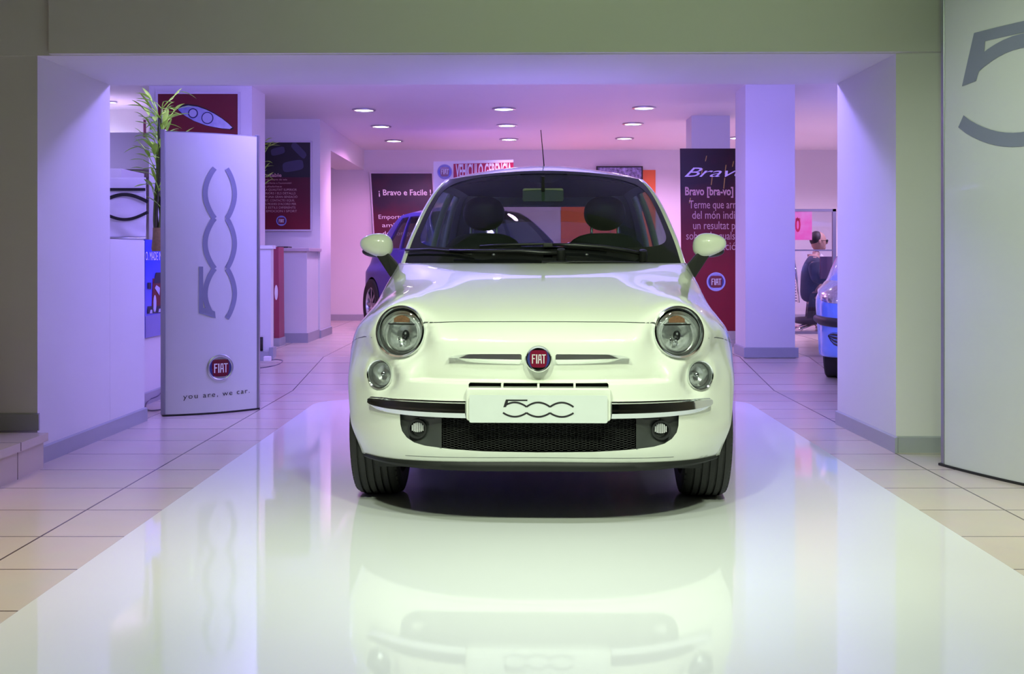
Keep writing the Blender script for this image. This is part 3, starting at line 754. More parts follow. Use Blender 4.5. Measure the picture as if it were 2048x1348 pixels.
# bumper chrome strips
def pf(t, u):
    a = .006 if t < .001 else (.020+.0*(t) if t < .35 else .020-.003*(t-.35))
    if t < .34: a = .006+.016*t/.34
    if t > .93: a = .010
    return a
for sg in (-1, 1):
    top = [(-.645, .459), (-.638, .465), (-.61, .467), (-.55, .470), (-.45, .474), (-.262, .4765)]; bot = [(-.645, .438), (-.638, .428), (-.61, .421), (-.55, .4155), (-.45, .4135), (-.262, .4145)]
    if sg > 0: top = [(-x, z) for x, z in top]; bot = [(-x, z) for x, z in bot]
    K.strip('bumper_trim', top, bot, pf, CHROME, nx=60, nz=16)
    top = [(-.332, .6275), (-.32, .633), (-.29, .6385), (-.24, .642), (-.066, .6435), (-.062, .640)]; bot = [(-.332, .6265), (-.32, .624), (-.29, .618), (-.24, .612), (-.066, .607), (-.062, .610)]
    if sg > 0: top = [(-x, z) for x, z in top]; bot = [(-x, z) for x, z in bot]
    K.strip('grille_bar', top, bot, lambda t, u: .004+.019*(1-abs(2*t-1)), CHROME, nx=60, nz=8)
# emblem
pc, _n = K.cast(0, .627)
badge(car, pc+Vector((0, -.016, 0)), (1, 0, 0), Vector((0, .12, 1)), .0475, world=False)
# plate carrier and plate
y0 = K.cast(0, .46)[0].y
mb = MB(); rr = rrect(-.260, .260, .408, .527, .012)
mb.prism([(x, y0-.022+.10*x*x, z) for x, z in rr], (0, .06, 0)); ho = make('plate_carrier', mb, PAINT, car, world=False, bevel=.006)
mb = MB(); mb.prism([(x, y0-.029+.10*x*x*0, z) for x, z in rrect(-.247, .247, .404, .503, .006)], (0, .004, 0)); pt = make('number_plate', mb, PLATE, car, world=False)
mb = MB(); L = .252/3
for q in logo500(.075): mb.prism([(-.126+u*L, y0-.0292, .4225+v*L*1.0) for u, v in q], (0, -.0006, 0))
make('lettering', mb, INKB, pt, world=False)
mb = MB()
for x in (-.13, 0, .13): make('slot_divider', MB().box((x-.004, y0-.008, .524), (x+.004, y0+.05, .541)), PAINT, car, world=False)
# lower grille
mb = MB(); hx, hz = .0135, .0085
inside = lambda x, z: abs(x) < .36 and z > .297
for i in range(-28, 29):
    for j in range(0, 15):
        x = i*hx*1.02; z = .298+j*hz*1.0+(hz/2 if i % 2 else 0)
        if not inside(x, z) or z > .415: continue
        y = K.cast(x, .40)[0].y+.035
        a = [(-.0060, 0), (-.0038, .0030), (.0038, .0030), (.0060, 0), (.0038, -.0030), (-.0038, -.0030)]
        o2 = [(p*1.25, q*1.45) for p, q in a]
        V = [(x+p, y, z+q) for p, q in o2]+[(x+p, y+.002, z+q) for p, q in a]+[(x+p, y+.012, z+q) for p, q in a]
        mb.add(V, [(k, (k+1) % 6, 6+(k+1) % 6, 6+k) for k in range(6)]+[(6+k, 6+(k+1) % 6, 12+(k+1) % 6, 12+k) for k in range(6)])
make('lower_grille', mb, mat('grille_plastic', (.035, .036, .036), .35), car, world=False)
# splitter lip
mb = MB(); outl = [p for p in K.outline(.25, 60, 34, 22) if p[1] < -.36]; full = [(-x, y) for x, y in outl[:0:-1]]+outl
rows = []
for t, dz, do in ((0, .006, -.004), (.1, 0, .004), (.5, -.016, .010), (.9, -.030, .006), (1, -.032, -.03)):
    r = []
    for x, y in full:
        z = .247-.022*(x/.67)**2; n = Vector((x*.6, y, 0)).normalized(); k_ = 1-.75*(abs(x)/.70)**3
        r.append(Vector((x+n.x*do, y+n.y*do, z+dz*k_)))
    rows.append(r)
mb.grid(rows); make('front_lip', mb, mat('lip_plastic', (.008, .009, .008), .55, spec=.3), car, smooth=40, world=False)
# crease line near bottom of bumper
K.gap([(x, .268-.018*(x/.6)**2) for x in np.linspace(-.50, .50, 41)], .0022, 'bumper_seam', .0004)
# bonnet shut lines
K.gap([(x, .756-.004*(x/.45)**2) for x in np.linspace(-.435, .435, 61)], .0045)
for sg in (-1, 1):
    K.gap([(sg*K.w(z)*k, z) for z, k in [(.795, .985*.99), (.81, .985), (.83, .982), (.86, .978), (.89, .972), (.92, .966), (.945, .96)]], .004)
    pts = []
    for x, z in [(-.64, .690), (-.68, .688), (-.71, .680), (-.74, .668), (-.765, .655), (-.785, .645)]: pts.append((-sg*x, z))
    K.gap(pts, .0028)
# mirrors
for sg in (-1, 1):
    c = Vector((sg*.768, .43, 1.055)); mb = MB()
    rows = []
    for i in range(17):
        ph = -PI/2+PI*i/16; cp = max(0, math.cos(ph)); r = []
        for k in range(32):
            t = 2*PI*k/32; ct, st = math.cos(t), math.sin(t)
            g = lambda v, e: math.copysign(abs(v)**e, v)
            xx = g(ct, .9)*cp**.8; zz = g(st, .9)*cp**.8
            tap = 1-.22*(xx*1)          # taller at the inner side
            r.append(c+Vector((sg*xx*.077, math.sin(ph)*.045, zz*.054*tap+.006*xx)))
        rows.append(r)
    mb.grid(rows, closeu=True); m_ = make('mirror', mb, PAINT, car, smooth=True, world=False)
    mb = MB(); mb.ell(c+Vector((0, .012, -.030)), (.070, .038, .028), 24, 10); make('mirror_base', mb, BLACK, m_, smooth=True, world=False)
    mb = MB(); mb.add([c+Vector(p) for p in [(-sg*.055, -.025, -.035), (sg*.005, -.02, -.04), (-sg*.088, -.01, -.185), (-sg*.125, -.01, -.12),
                                              (-sg*.055, .025, -.035), (sg*.005, .02, -.04), (-sg*.088, .05, -.185), (-sg*.125, .05, -.12)]],
                     [(0, 1, 2, 3), (4, 7, 6, 5), (0, 4, 5, 1), (1, 5, 6, 2), (2, 6, 7, 3), (3, 7, 4, 0)])
    make('mirror_stalk', mb, BLACK, m_, world=False, bevel=.006)
    mb = MB(); mb.ell(c+Vector((0, .036, 0)), (.066, .012, .044), 20, 8); make('mirror_glass', mb, CHROME, m_, smooth=True, world=False)
# doors and side marks
def side(sg, y, z, off=.0008):
    h = K.bvh.ray_cast(Vector((sg*2, y, z)), Vector((-sg, 0, 0))); return (h[0]+h[1]*off, h[1])
for sg in (-1, 1):
    pts = [(1.83-.02*max(0, .9-z)*0, z) for z in np.linspace(.955, .40, 24)]+[(1.78, .33), (1.68, .30)]+[(y, .29) for y in np.linspace(1.6, .70, 24)]+[(.60, .31), (.55, .38)]+[(.54+.03*(z-.4), z) for z in np.linspace(.45, .955, 22)]
    mb = MB(); L, Rr = [], []
    for i, (y, z) in enumerate(pts):
        p, n = side(sg, y, z); y2, z2 = pts[min(i+1, len(pts)-1)]; y1, z1 = pts[max(i-1, 0)]; d = Vector((0, y2-y1, z2-z1)).normalized(); q_ = d.cross(Vector((1, 0, 0)))*.0022
        L.append(p+q_); Rr.append(p-q_)
    mb.grid([L, Rr]); make('door_gap', mb, DARKG, car, world=False)
    p, n = side(sg, 1.68, .80); mb = MB(); mb.ell(p+n*.012, (.014, .09, .016), 16, 8, .7); make('door_handle', mb, CHROME, car, smooth=True, world=False)
# wipers
def ws_pt(px, py, lift=.02):     # point on the windscreen below a sighting
    Mi = car.matrix_world.inverted(); o = Mi @ Vector((0, 0, CZ)); d = ((Mi @ P(px, py, 5))-o).normalized()
    best = None
    for b in np.linspace(-.12, .3, 60):
        for _ in (0,):
            t = 5.1
            for k in range(6):
                q = o+d*t; a = max(-1, min(1, q.x/(K.wg(.965)-.025))); wy = K.W(a, b).y; t += (wy-q.y)/d.y
            q = o+d*t; e = abs(q.z-K.W(a, b).z)
            if best is None or e < best[0]: best = (e, q)
    return best[1]+Vector((0, -lift, lift*.6))
def wiper(pts, armpts, hub):
    q = [ws_pt(x, y, .015) for x, y in pts]; mb = MB(); mb.tube(q, .006, 8); wob = make('wiper', mb, BLACK, car, smooth=True, world=False)
    mb = MB(); mb.tube([ws_pt(x, y, .03) for x, y in armpts], [.009]*(len(armpts)-1)+[.006], 8); make('wiper_arm', mb, DARKM, wob, smooth=True, world=False)
    mb = MB(); mb.lathe([(.001, .02), (.018, .018), (.02, 0), (.02, -.03)], ws_pt(*hub, .03), (0, -.4, 1), 16); make('pivot', mb, BLACK, wob, smooth=40, world=False)
wiper([(812, 504), (860, 503), (905, 507), (945, 513)], [(1122, 514.5), (1080, 513), (1040, 510), (960, 511), (900, 509)], (1122, 514))
wiper([(960, 497), (1020, 493.5), (1090, 492), (1150, 495), (1215, 500)], [(1285, 516), (1245, 508), (1205, 502), (1150, 498.5), (1100, 497)], (1285, 516))
mb = MB(); q = ws_pt(1096, 499, .03); mb.box(q-Vector((.022, .01, .008)), q+Vector((.022, .01, .010))); make('wiper_joint', mb, BLACK, car, world=False, bevel=.003)
for x in (988, 1173):
    q = ws_pt(x, 517.5, .03); mb = MB(); mb.ell(q, (.008, .008, .006), 10, 6); make('washer_jet', mb, SILVER, car, smooth=True, world=False)
# aerial
mb = MB(); a0 = Vector((LX(1088.5, 6.05), 1.24, 1.475)); mb.tube([a0, a0+Vector((-.018, -.02, .20))], [.0035, .0022], 6); mb.ell(a0, (.018, .03, .012), 12, 6)
make('aerial', mb, BLACK, car, smooth=True, world=False)
# interior
mb = MB()
rows = [[Vector((x, y, z-.05*(abs(x)/.6)**4)) for x in np.linspace(-.58, .58, 25)] for y, z in ((.42, .945), (.55, .962), (.68, .965), (.76, .95), (.80, .88), (.80, .60))]
mb.grid(rows); d_ = make('dashboard', mb, DASH, car, smooth=50, world=False); d_.modifiers.new('t', 'SOLIDIFY').thickness = .02
mb = MB(); c0 = Vector((.33, .95, .84))
for k in range(24):
    pass
ring = [c0+Vector((.175*math.cos(t), .06*math.sin(t), .165*math.sin(t))) for t in [2*PI*k/32 for k in range(33)]]
mb.tube(ring, .013, 8, cap=False); mb.tube([c0-Vector((.17, 0, 0)), c0+Vector((.17, 0, 0))], .014, 8); mb.ell(c0, (.06, .03, .06), 16, 8)
make('steering_wheel', mb, BLACK, car, smooth=True, world=False)
for sg in (-1, 1):
    x = sg*.325; yb0 = 1.28
    mb = MB(); mb.ell((x, yb0, .80), (.245, .075, .33), 28, 16, .62); mb.ell((x, 1.02, .47), (.245, .28, .09), 24, 12, .6)
    s_ = make('front_seat', mb, FABRIC, car, smooth=True, world=False)
    mb = MB(); mb.ell((x, yb0+.02, 1.235), (.112, .055, .094), 28, 16, .9); make('head_restraint', mb, BLACK, s_, smooth=True, world=False)
    mb = MB()
    for q in (-.07, .07): make('restraint_post', MB().tube([(x+q, yb0+.02, 1.08), (x+q, yb0+.02, 1.18)], .007, 8), SILVER, s_, smooth=True, world=False)
mb = MB(); mb.ell((0, 2.05, .72), (.52, .09, .30), 24, 12, .5); make('rear_bench', mb, FABRIC, car, smooth=True, world=False)
make('cabin_floor', MB().box((-.565, .53, .46), (.565, 2.37, .50)), BLACK, car, world=False)
# inner mirror
q = Vector((LX(1086, 5.55), .76, Z_(390, 5.57)-.02)); mb = MB(); mb.prism([(q.x+a, q.y, q.z+b) for a, b in rrect(-.101, .101, -.033, .033, .012)], (0, .02, 0)); im = make('rear_view_mirror', mb, mat('olive_grey_plastic', (.13, .15, .11), .6), car, world=False, bevel=.004)
mb = MB(); mb.tube([q+Vector((0, 0, .02)), q+Vector((0, -.03, .09))], .009, 8); mb.prism([K.W(a, b)+Vector((0, .008, 0)) for a, b in [(-.24, .97), (.24, .97), (.17, .90), (.08, .86), (-.08, .86), (-.17, .90)]], (0, .01, 0)); make('mirror_mount', mb, BLACK, im, world=False)
# underbody
mb = MB(); mb.box((-.62, -.45, .19), (.62, 2.6, .24)); mb.tube([(-.66, 0, .26), (.66, 0, .26)], .03, 10); mb.box((-.35, -.3, .15), (.35, .3, .2)); mb.tube([(.3, .3, .16), (.3, 2.5, .18)], .025, 8)
make('underbody', mb, BLACK, car, world=False)

# ------------------------------------------------------------------ blue hatchback behind
import copy as _c
bl = empty('hatchback', (.03, 11.84, ZF), 'deep blue hatchback parked behind the white car, its left edge in view', 'car', rot=(0, 0, .42))
bpy.context.view_layer.update()
CFGB = dict(CFG500); CFGB['w'] = [(z, min(.80, wv*1.04)) for z, wv in CFG500['w']]; CFGB['p'] = 3.0
B = Car(CFGB, bl, BLUEP, sc=(1.10, 1.19, 1.0), res=.5)
B.cut(B.archcuts(2.6, .35)); B.cabin(WGLASS); B.wheels(.315, .20, .78, 2.6, tread=False)
mb = MB(); mb.ell((0, 1.4, .80), (.7, .09, .2), 20, 10, .5); make('front_seats', mb, FABRIC, bl, smooth=True, world=False)
for sg in (-1, 1):
    p, n = B.cast(sg*.66, .70); mb = MB(); mb.ell(p, (.14, .10, .07), 20, 10); h = make('headlight', mb, REFL, bl, smooth=True, world=False)
    mb = MB(); mb.ell((sg*.86, .60, 1.0), (.09, .06, .06), 16, 8); make('mirror', mb, BLUEP, bl, smooth=True, world=False)
B.strip('grille', [(-.4, .60), (.4, .60)], [(-.4, .52), (.4, .52)], lambda t, u: .005, BLACK, nx=20, nz=2)
# ------------------------------------------------------------------ light blue car at the right
pn_ = empty('compact_car', (3.17, 9.06, .045), 'light blue compact car behind the right pier, only its front corner showing', 'car', rot=(.036, 0, -.35))
bpy.context.view_layer.update()
CFGP = dict(CFG500); CFGP['p'] = 5; CFGP['q'] = 2.2; CFGP['w'] = [(z, min(.80, wv*1.0)) for z, wv in CFG500['w']]
CFGP['yf'] = [(.22, -.64), (.30, -.68), (.45, -.70), (.62, -.68), (.70, -.65), (.80, -.58), (.87, -.42), (.93, -.18), (.97, .1), (.985, .25)]
Q = Car(CFGP, pn_, LBLUE, sc=(.98, .98, 1.0), res=.6)
Q.cut(Q.archcuts(2.3, .34)); Q.cabin(WGLASS, [(.955, .66), (1.2, .645), (1.39, .60), (1.435, .58)]); Q.wheels(.29, .17, .62, 2.3, tread=False)
for sg in (-1, 1):
    top = [(-.745, .745), (-.70, .79), (-.60, .81), (-.46, .80)]; bot = [(-.745, .70), (-.70, .655), (-.60, .645), (-.46, .655)]
    if sg > 0: top = [(-x, z) for x, z in top]; bot = [(-x, z) for x, z in bot]
    h = Q.strip('headlight', top, bot, lambda t, u: .012*math.sin(PI*t)+.004, mat('faceted_lamp', (.75, .77, .85), .15, metal=.9, noise=.5, nscale=60), nx=24, nz=8)
    top = [(-.76, .53), (-.70, .535), (-.34, .535)]; bot = [(-.76, .475), (-.70, .465), (-.34, .465)]
    if sg > 0: top = [(-x, z) for x, z in top]; bot = [(-x, z) for x, z in bot]
    Q.strip('bumper_strip', top, bot, lambda t, u: .004+.02*max(0, math.sin(PI*t))**.5, BLACK, nx=30, nz=8)
Q.strip('lower_grille', [(-.64, .40), (-.6, .425), (.6, .425), (.64, .40)], [(-.64, .39), (-.6, .33), (-.4, .30), (.4, .30), (.6, .33), (.64, .39)], lambda t, u: .003+.004*math.sin(t*25), BLACK, nx=60, nz=40)
B2 = MB(); B2.box((-.6, -.45, .19), (.6, 2.5, .24)); make('underbody', B2, BLACK, pn_, world=False)
B2 = MB(); B2.box((-.6, -.45, .19), (.6, 2.9, .24)); make('underbody', B2, BLACK, bl, world=False)

# ================================================================== SIGNS
SIGNW = mat('sign_white', (.66, .68, .68), .35, coat=.3, noise=.015)
ALU = mat('aluminium_edge', (.35, .36, .42), .35, metal=.7)
def totem(name, A, Bp, z0, z1, bulge, label, cat='sign'):
    """upright lens-section sign between ground points A and Bp (left, right)"""
    A, Bp = Vector(A), Vector(Bp); d = (Bp-A); W = d.length; d.normalize(); n = Vector((d.y, -d.x, 0))
    root = empty(name, ((A+Bp)/2).to_3d()*1.0, label, cat); root.location.z = 0
    def S(u, z, off=0): return A+d*(u*W)+n*(bulge*(1-(2*u-1)**2)+off)+Vector((0, 0, z))
    fr = [S(u, 0) for u in np.linspace(0, 1, 33)]; bk = [A+d*(u*W)-n*(bulge*(1-(2*u-1)**2)+.03) for u in np.linspace(1, 0, 33)]
    mb = MB(); mb.prism([p+Vector((0, 0, z0+.012)) for p in fr+bk], (0, 0, z1-z0-.012)); make('body', mb, SIGNW, root, smooth=30)
    mb = MB()
    for u in (0, 1):
        p = S(u, z0+.012)-n*.015; mb.box(p-Vector((.014, .024, 0)), p+Vector((.014, .012, z1-z0+.004)))
    make('edge_profile', mb, ALU, root, bevel=.003)
    mb = MB(); mb.prism([p+(p-(A+Bp)/2)*.03+Vector((0, 0, z0)) for p in fr+bk], (0, 0, .012)); make('base', mb, BLACK, root)
    mb = MB(); mb.prism([p+Vector((0, 0, z1)) for p in fr+bk], (0, 0, .006)); make('cap', mb, ALU, root)
    return root, S, W
A = P(329, 833, 7.28); A.z = 0; Bp = P(517, 818, 7.62); Bp.z = 0
tt, TS, TW = totem('totem_sign', A, Bp, 0, 1.825, .055, 'tall white curved totem sign with a sideways grey numeral beside the left pier')
def onS(S, W, mb, quads, u0, z0, sc, rot=False, off=.003):
    for q in quads:
        for k in range(1):
            pts = []
            for i in range(len(q)):
                a, b = q[i], q[(i+1) % len(q)]
                m = max(1, int(math.hypot(a[0]-b[0], a[1]-b[1])*sc/.02))
                for j in range(m):
                    u, v = a[0]+(b[0]-a[0])*j/m, a[1]+(b[1]-a[1])*j/m
                    if rot: u, v = -v, u
                    pts.append(S(u0+u*sc/W, z0+v*sc, off))
            c = sum(pts, Vector())/len(pts); k0 = len(mb.v); mb.add(pts+[c], [(i, (i+1) % len(pts), len(pts)) for i in range(len(pts))])
# on the sign x 393..467, y 337..637
D0 = 7.43; zt, zb = Z_(337, D0), Z_(637, D0); sc = (zt-zb)/3.0
uR = (467-329)/188.0
mb = MB(); onS(TS, TW, mb, logo500(.10), uR-.0, zb, sc*1.0, rot=True); make('numeral_mark', mb, INKG, tt)
cc = TS((433-329)/188.0, Z_(736, 7.41), .002); U = (Bp-A).normalized()
badge(tt, cc, U, (0, 0, 1), .086, ring=SILVER, depth=.4)
g = glyphs('you are, we car.', .052, spacing=1.25); xs = [p.x for p in g.v]; f = .445/(max(xs)-min(xs)); mb = MB()
mb.add([TS((362-329)/188.0+p.x*f/TW, Z_(796, 7.37)+p.y*.9+.012*(p.x*f/.445), .003) for p in g.v], g.f); make('slogan', mb, INKB, tt)
# big panel at the right
A = P(1885, 933, 5.54); A.z = 0; Bp = Vector((2.93, 4.15, 0))
bt, BS, BW = totem('advertising_totem', A, Bp, .0, 2.62, .12, 'large white curved display stand with a huge grey numeral at the right edge')
u0 = 0
for u in np.linspace(0, .4, 400):
    q = BS(u, 1.8)
    if CX+q.x/q.y*FPX >= 1922: u0 = u; break
mb = MB(); onS(BS, BW, mb, logo500(.088, 2), u0, 1.515, .72); make('numeral_mark', mb, INKG, bt)
# ---- posters
def poster(name, O, U, V, m, label, frame=None, cat='poster', t=.012, fw=.018):
    bd = Board(O, U, V); root = empty(name, bd.p(.5, 0), label, cat)
    mb = MB(); mb.prism([bd.p(0, 0, -t), bd.p(1, 0, -t), bd.p(1, 1, -t), bd.p(0, 1, -t)], bd.n*t); make('print', mb, m, root)
    if frame:
        mb = MB(); a, b = fw/bd.W, fw/bd.H
        for q in ([(-a, -b), (1+a, -b), (1+a, 0), (-a, 0)], [(-a, 1), (1+a, 1), (1+a, 1+b), (-a, 1+b)], [(-a, 0), (0, 0), (0, 1), (-a, 1)], [(1, 0), (1+a, 0), (1+a, 1), (1, 1)]): bd.poly(mb, q, -t, t+.012)
        make('frame', mb, frame, root)
    return root, bd
FR = mat('pale_frame', (.62, .60, .68), .4)
def quadboard(x0, y0, x1, y1, D, skew=0):   # left, top, right, bottom in the photo
    O = P(x0, y1, D); return O, P(x1, y1, D)-O, P(x0+skew, y0, D)-O
# red headlight picture on the left pillar
O, U, V = quadboard(316, 188, 476, 300, 10.08)
r, bd = poster('lamp_poster', O, U, V, grad_mat('red_print', (.17, .010, .018), (.10, .006, .02)), 'dark red poster showing a car headlight above the totem sign', FR)
mb = MB(); top = [(.25, .72), (.30, .77), (.38, .795), (.50, .77), (.60, .72), (.70, .65), (.80, .56), (.88, .47), (.93, .40)]; bot = [(.90, .375), (.80, .385), (.70, .41), (.60, .44), (.45, .52), (.33, .62)]
ct_ = (.6, .52)
bd.poly(mb, [(ct_[0]+(a-ct_[0])*1.06, ct_[1]+(b-ct_[1])*1.10) for a, b in top+bot], .002); make('lamp_outline', mb, INKB, r)
mb = MB(); bd.poly(mb, top+bot, .004); make('lamp_picture', mb, grad_mat('lamp_print', (.10, .12, .45), (.55, .58, .8), ax=0, lo=-.3, hi=.3, noise=.9, scale=14), r)
mb = MB()
for cx_, cy_, rr, hh, mi in ((.44, .655, .062, .006, 0), (.44, .655, .048, .0075, 1), (.45, .66, .018, .009, 1), (.62, .57, .075, .006, 0), (.62, .57, .063, .0075, 1), (.61, .555, .02, .009, 1)):
    bd.poly(mb, [(cx_+rr*math.cos(t), cy_+rr*1.45*math.sin(t)) for t in [2*PI*k/24 for k in range(24)]], hh, .001, mi)
make('lamp_rings', mb, [mat('print_dark', (.02, .02, .10), .4), mat('print_pale', (.42, .44, .66), .4)], r)
# comfort poster
O, U, V = quadboard(476, 285, 621, 459, 12.47)
r, bd = poster('comfort_poster', O, U, V, grad_mat('darkred_print', (.16, .004, .018), (.06, .003, .012), lo=0, hi=.6), 'dark poster of car seats with small caps lettering above the reception counter', FR)
mb = MB(); bd.poly(mb, [(0, .60), (1, .60), (1, 1), (0, 1)], .002); make('picture', mb, INKB, r)
mb = MB(); SE = mat('seat_print', (.05, .05, .10), .4)
for cx_, cy_, a_, w_, h_ in ((.55, .90, .2, .16, .07), (.84, .91, -.7, .20, .07), (.76, .73, .15, .24, .10)):
    bd.poly(mb, [(cx_+(w_*math.copysign(abs(math.cos(t))**.5, math.cos(t))*math.cos(a_)-h_*math.copysign(abs(math.sin(t))**.5, math.sin(t))*math.sin(a_))*.6, cy_+(w_*math.copysign(abs(math.cos(t))**.5, math.cos(t))*math.sin(a_)+h_*math.copysign(abs(math.sin(t))**.5, math.sin(t))*math.cos(a_))*.6) for t in [2*PI*k/24 for k in range(24)]], .004)
make('seat_picture', mb, SE, r)
mb = MB(); write(bd, mb, 'Confortable', .19, .605, .055, width=.41*bd.W, bold=.0012)
for k, tx in enumerate(['Interior amb seients de tela', 'la posició perfecta a l\'automòbil', 'i regulables']): write(bd, mb, tx, .22, .565-.04*k, .026, width=(.48, .54, .40)[k]*bd.W*.95)
for k, (tx, wv) in enumerate([('GRÀCIES A LA QUALITAT SUPERIOR', .66), ('DELS INTERIORS I ELS DETALLS', .62), ('ACONSEGUIM UNA GRAN SENSACIÓ', .68), ('DE CONFORT, CONTACTE I EQUIL', .60), ('ELS NOSTRES MODES D\'ACORD PER', .64), ('DIFERENTS ESTILS DIFERENTS', .62), ('DINAMIC, EMOCION I SPORT', .66)]): write(bd, mb, tx, .14+(.68-wv)*.5, .445-.041*k, .034, width=wv*bd.W)
make('lettering', mb, INKP, r)
badge(r, bd.p(.60, .10, .006), (1, 0, 0), (0, 0, 1), .055, ring=mat('badge_print', (.2, .22, .5), .4), depth=.15)
# left rear poster
O = P(757, 610, 16.01); U = P(879, 610, 16.01)-O; V = P(742, 347, 16.01)-O
U = Vector((U.length, 0, 0))
r, bd = poster('slogan_poster', O, U, V, grad_mat('crimson_print', (.22, .002, .02), (.018, .002, .015), lo=.3, hi=1.5, noise=1.0, scale=2.2), 'dark crimson poster with white slogan on the rear wall behind the blue hatchback', FR)
mb = MB(); write(bd, mb, '¡ Bravo e Facile !', .10, .835, .115, width=.86*bd.W, bold=.002)
write(bd, mb, "Emporta't", .075, .655, .085, width=.46*bd.W); write(bd, mb, 'amb', .13, .592, .085, width=.25*bd.W); write(bd, mb, 'descompte', .13, .53, .085, width=.55*bd.W); make('lettering', mb, INKW, r)
# price-style board on the roof of the blue car
Dv = 13.4; O = P(867, 406, Dv); U = P(1027, 402, Dv)-O; V = P(867, 323, Dv)-O
r, bd = poster('roof_board', O, U, V, INKW, 'white and red board standing on the blue hatchback roof', None, 'sign')
r.location = bd.p(.5, 0)
mb = MB(); bd.poly(mb, [(.25, .38), (1, .42), (1, .93), (.25, .93)], .002); make('red_band', mb, mat('band_red', (.42, .006, .04), .4), r)
mb = MB(); write(bd, mb, 'VEHÍCULO GERENCIA', .28, .60, .22, width=.70*bd.W, bold=.006); make('lettering', mb, INKW, r)
badge(r, bd.p(.14, .745, .004), (1, 0, 0), (0, 0, 1), .085, ring=mat('badge_print2', (.3, .3, .6), .4), depth=.15)
mb = MB()
for u in (.2, .8): mb.tube([bd.p(u, .02, -.01), bd.p(u, 0, -.01)+Vector((0, 0, -.06))], .01, 6)
make('foot', mb, SILVER, r)
# tall crimson banner
Db = 11.4; O = P(1364, 662, Db); U = P(1502, 662, Db)-O; V = P(1360, 297, Db)-O
U = Vector((U.x, .0, 0)); U.z = .0
r, bd = poster('roll_up_banner', O, U, V, grad_mat('banner_print', (.22, .002, .02), (.012, .001, .005), lo=.6, hi=1.5, noise=.5, scale=3), 'tall dark crimson banner with cursive heading standing left of the lilac column', None, 'banner')
mb = MB(); write(bd, mb, 'Bravo', .03, .845, .135, width=.93*bd.W, shear=.5, bold=.0); make('heading', mb, mat('heading_white', (.75, .68, .9), .4), r)
mb = MB(); write(bd, mb, 'Bravo [bra-vo] adj.', .06, .745, .115, width=.90*bd.W, bold=.003)
for k, (tx, u, wv) in enumerate([('Terme que arreu', .12, .78), ('del món indica', .16, .73), ('un resultat per', .17, .72), ('sobre de qualsev', .07, .82), ('expectació.', .2, .62)]):
    write(bd, mb, tx, u, .672-.0570*k, .115, width=wv*bd.W)
make('lettering', mb, INKP, r)
badge(r, bd.p(.50, .27, .006), (1, 0, 0), (0, 0, 1), .092, ring=mat('badge_print3', (.4, .42, .75), .35), depth=.15)
mb = MB(); SP = mat('confetti_gold', (.45, .28, .06), .4)
for u, v, l in ((.36, .93, .03), (.44, .80, .05), (.62, .78, .06), (.64, .86, .05), (.30, .86, .03), (.75, .90, .03), (.85, .79, .04), (.12, .70, .03)):
    bd.poly(mb, [(u, v), (u+.012, v), (u+.03, v+l), (u+.018, v+l)], .002)
make('confetti', mb, SP, r)
mb = MB(); mb.box((O.x+.02, Db-.05, ZF), (O.x+U.x-.02, Db+.12, ZF+.06)); mb.tube([(O.x+U.x*.5, Db+.03, ZF+.05), (O.x+U.x*.5, Db+.03, 2.0)], .012, 8); mb.box((O.x+.0, Db-.012, ZF+.06), (O.x+U.x, Db+.01, O.z)); make('stand', mb, SILVER, r)
# orange board + patterned picture on the rear wall
r, bd = poster('orange_board', P(1122, 560, 16.025), P(1311, 560, 16.025)-P(1122, 560, 16.025), Vector((0, 0, Z_(340, 16.025)-Z_(560, 16.025))), mat('orange_print', (.85, .17, .03), .4), 'bright orange board on the rear wall behind the white car roof', None)
mb = MB(); bd.poly(mb, [(.52, 0), (.525, 0), (.525, 1), (.52, 1)], .001); make('seam', mb, INKB, r)
r, bd = poster('patterned_picture', *[q for q in quadboard(1195, 335, 1283, 420, 16.0)], grad_mat('pattern_print', (.02, .02, .05), (.45, .42, .75), noise=2.5, scale=22), 'dark mottled picture leaning over the orange board just above the car roof', BLACK)
# hanging fabric with a numeral, and blue poster
Dn = 9.4; O = P(150, 474, Dn); U = P(292, 474, Dn)-O; V = P(150, 355, Dn)-O; bd = Board(O, U, V)
fb = empty('fabric_banner', bd.p(.5, 0), 'wrinkled white fabric banner with a black numeral seen through the gap at left', 'banner')
rows = [[bd.p(u, v, .010*math.sin(u*9+v*5)*(1-v)+.014*math.sin((u*1.0+v*1.3)*16)*max(0, .45-v)) for u in np.linspace(0, 1, 60)] for v in np.linspace(0, 1, 40)]
mb = MB(); mb.grid(rows); o = make('cloth', mb, mat('white_cloth', (.70, .70, .74), .8), fb, smooth=True); o.modifiers.new('t', 'SOLIDIFY').thickness = .004
mb = MB(); mb.tube([bd.p(0, -.02), bd.p(1, -.02)], .012, 10); make('bottom_rail', mb, SILVER, fb, smooth=True)
mb = MB(); D2 = 9.37
def bq(pts): mb.prism([P(x, y, D2) for x, y in pts], (0, -.002, 0))
bq([(150, 376), (291, 376), (291, 382), (150, 382)])
for q in ribbon([(212+84*i/18, 404-15*math.sin(PI*(i+2)/20)) for i in range(19)], 7): bq(q)
for q in ribbon([(212+84*i/18, 424+15*math.sin(PI*(i+2)/20)) for i in range(19)], 6): bq(q)
make('numeral_mark', mb, INKB, fb)
Xp = -2.595; y0_, y1_ = 7.83, 8.95
bd = Board((Xp, y0_, Z_(672, 8.05)), (0, y1_-y0_, 0), (0, 0, Z_(480, 8.05)-Z_(672, 8.05)))
bd.n = Vector((1, 0, 0))
r = empty('van_poster', bd.p(.5, 0), 'blue poster with a dark red van, seen at an angle left of the totem sign', 'poster')
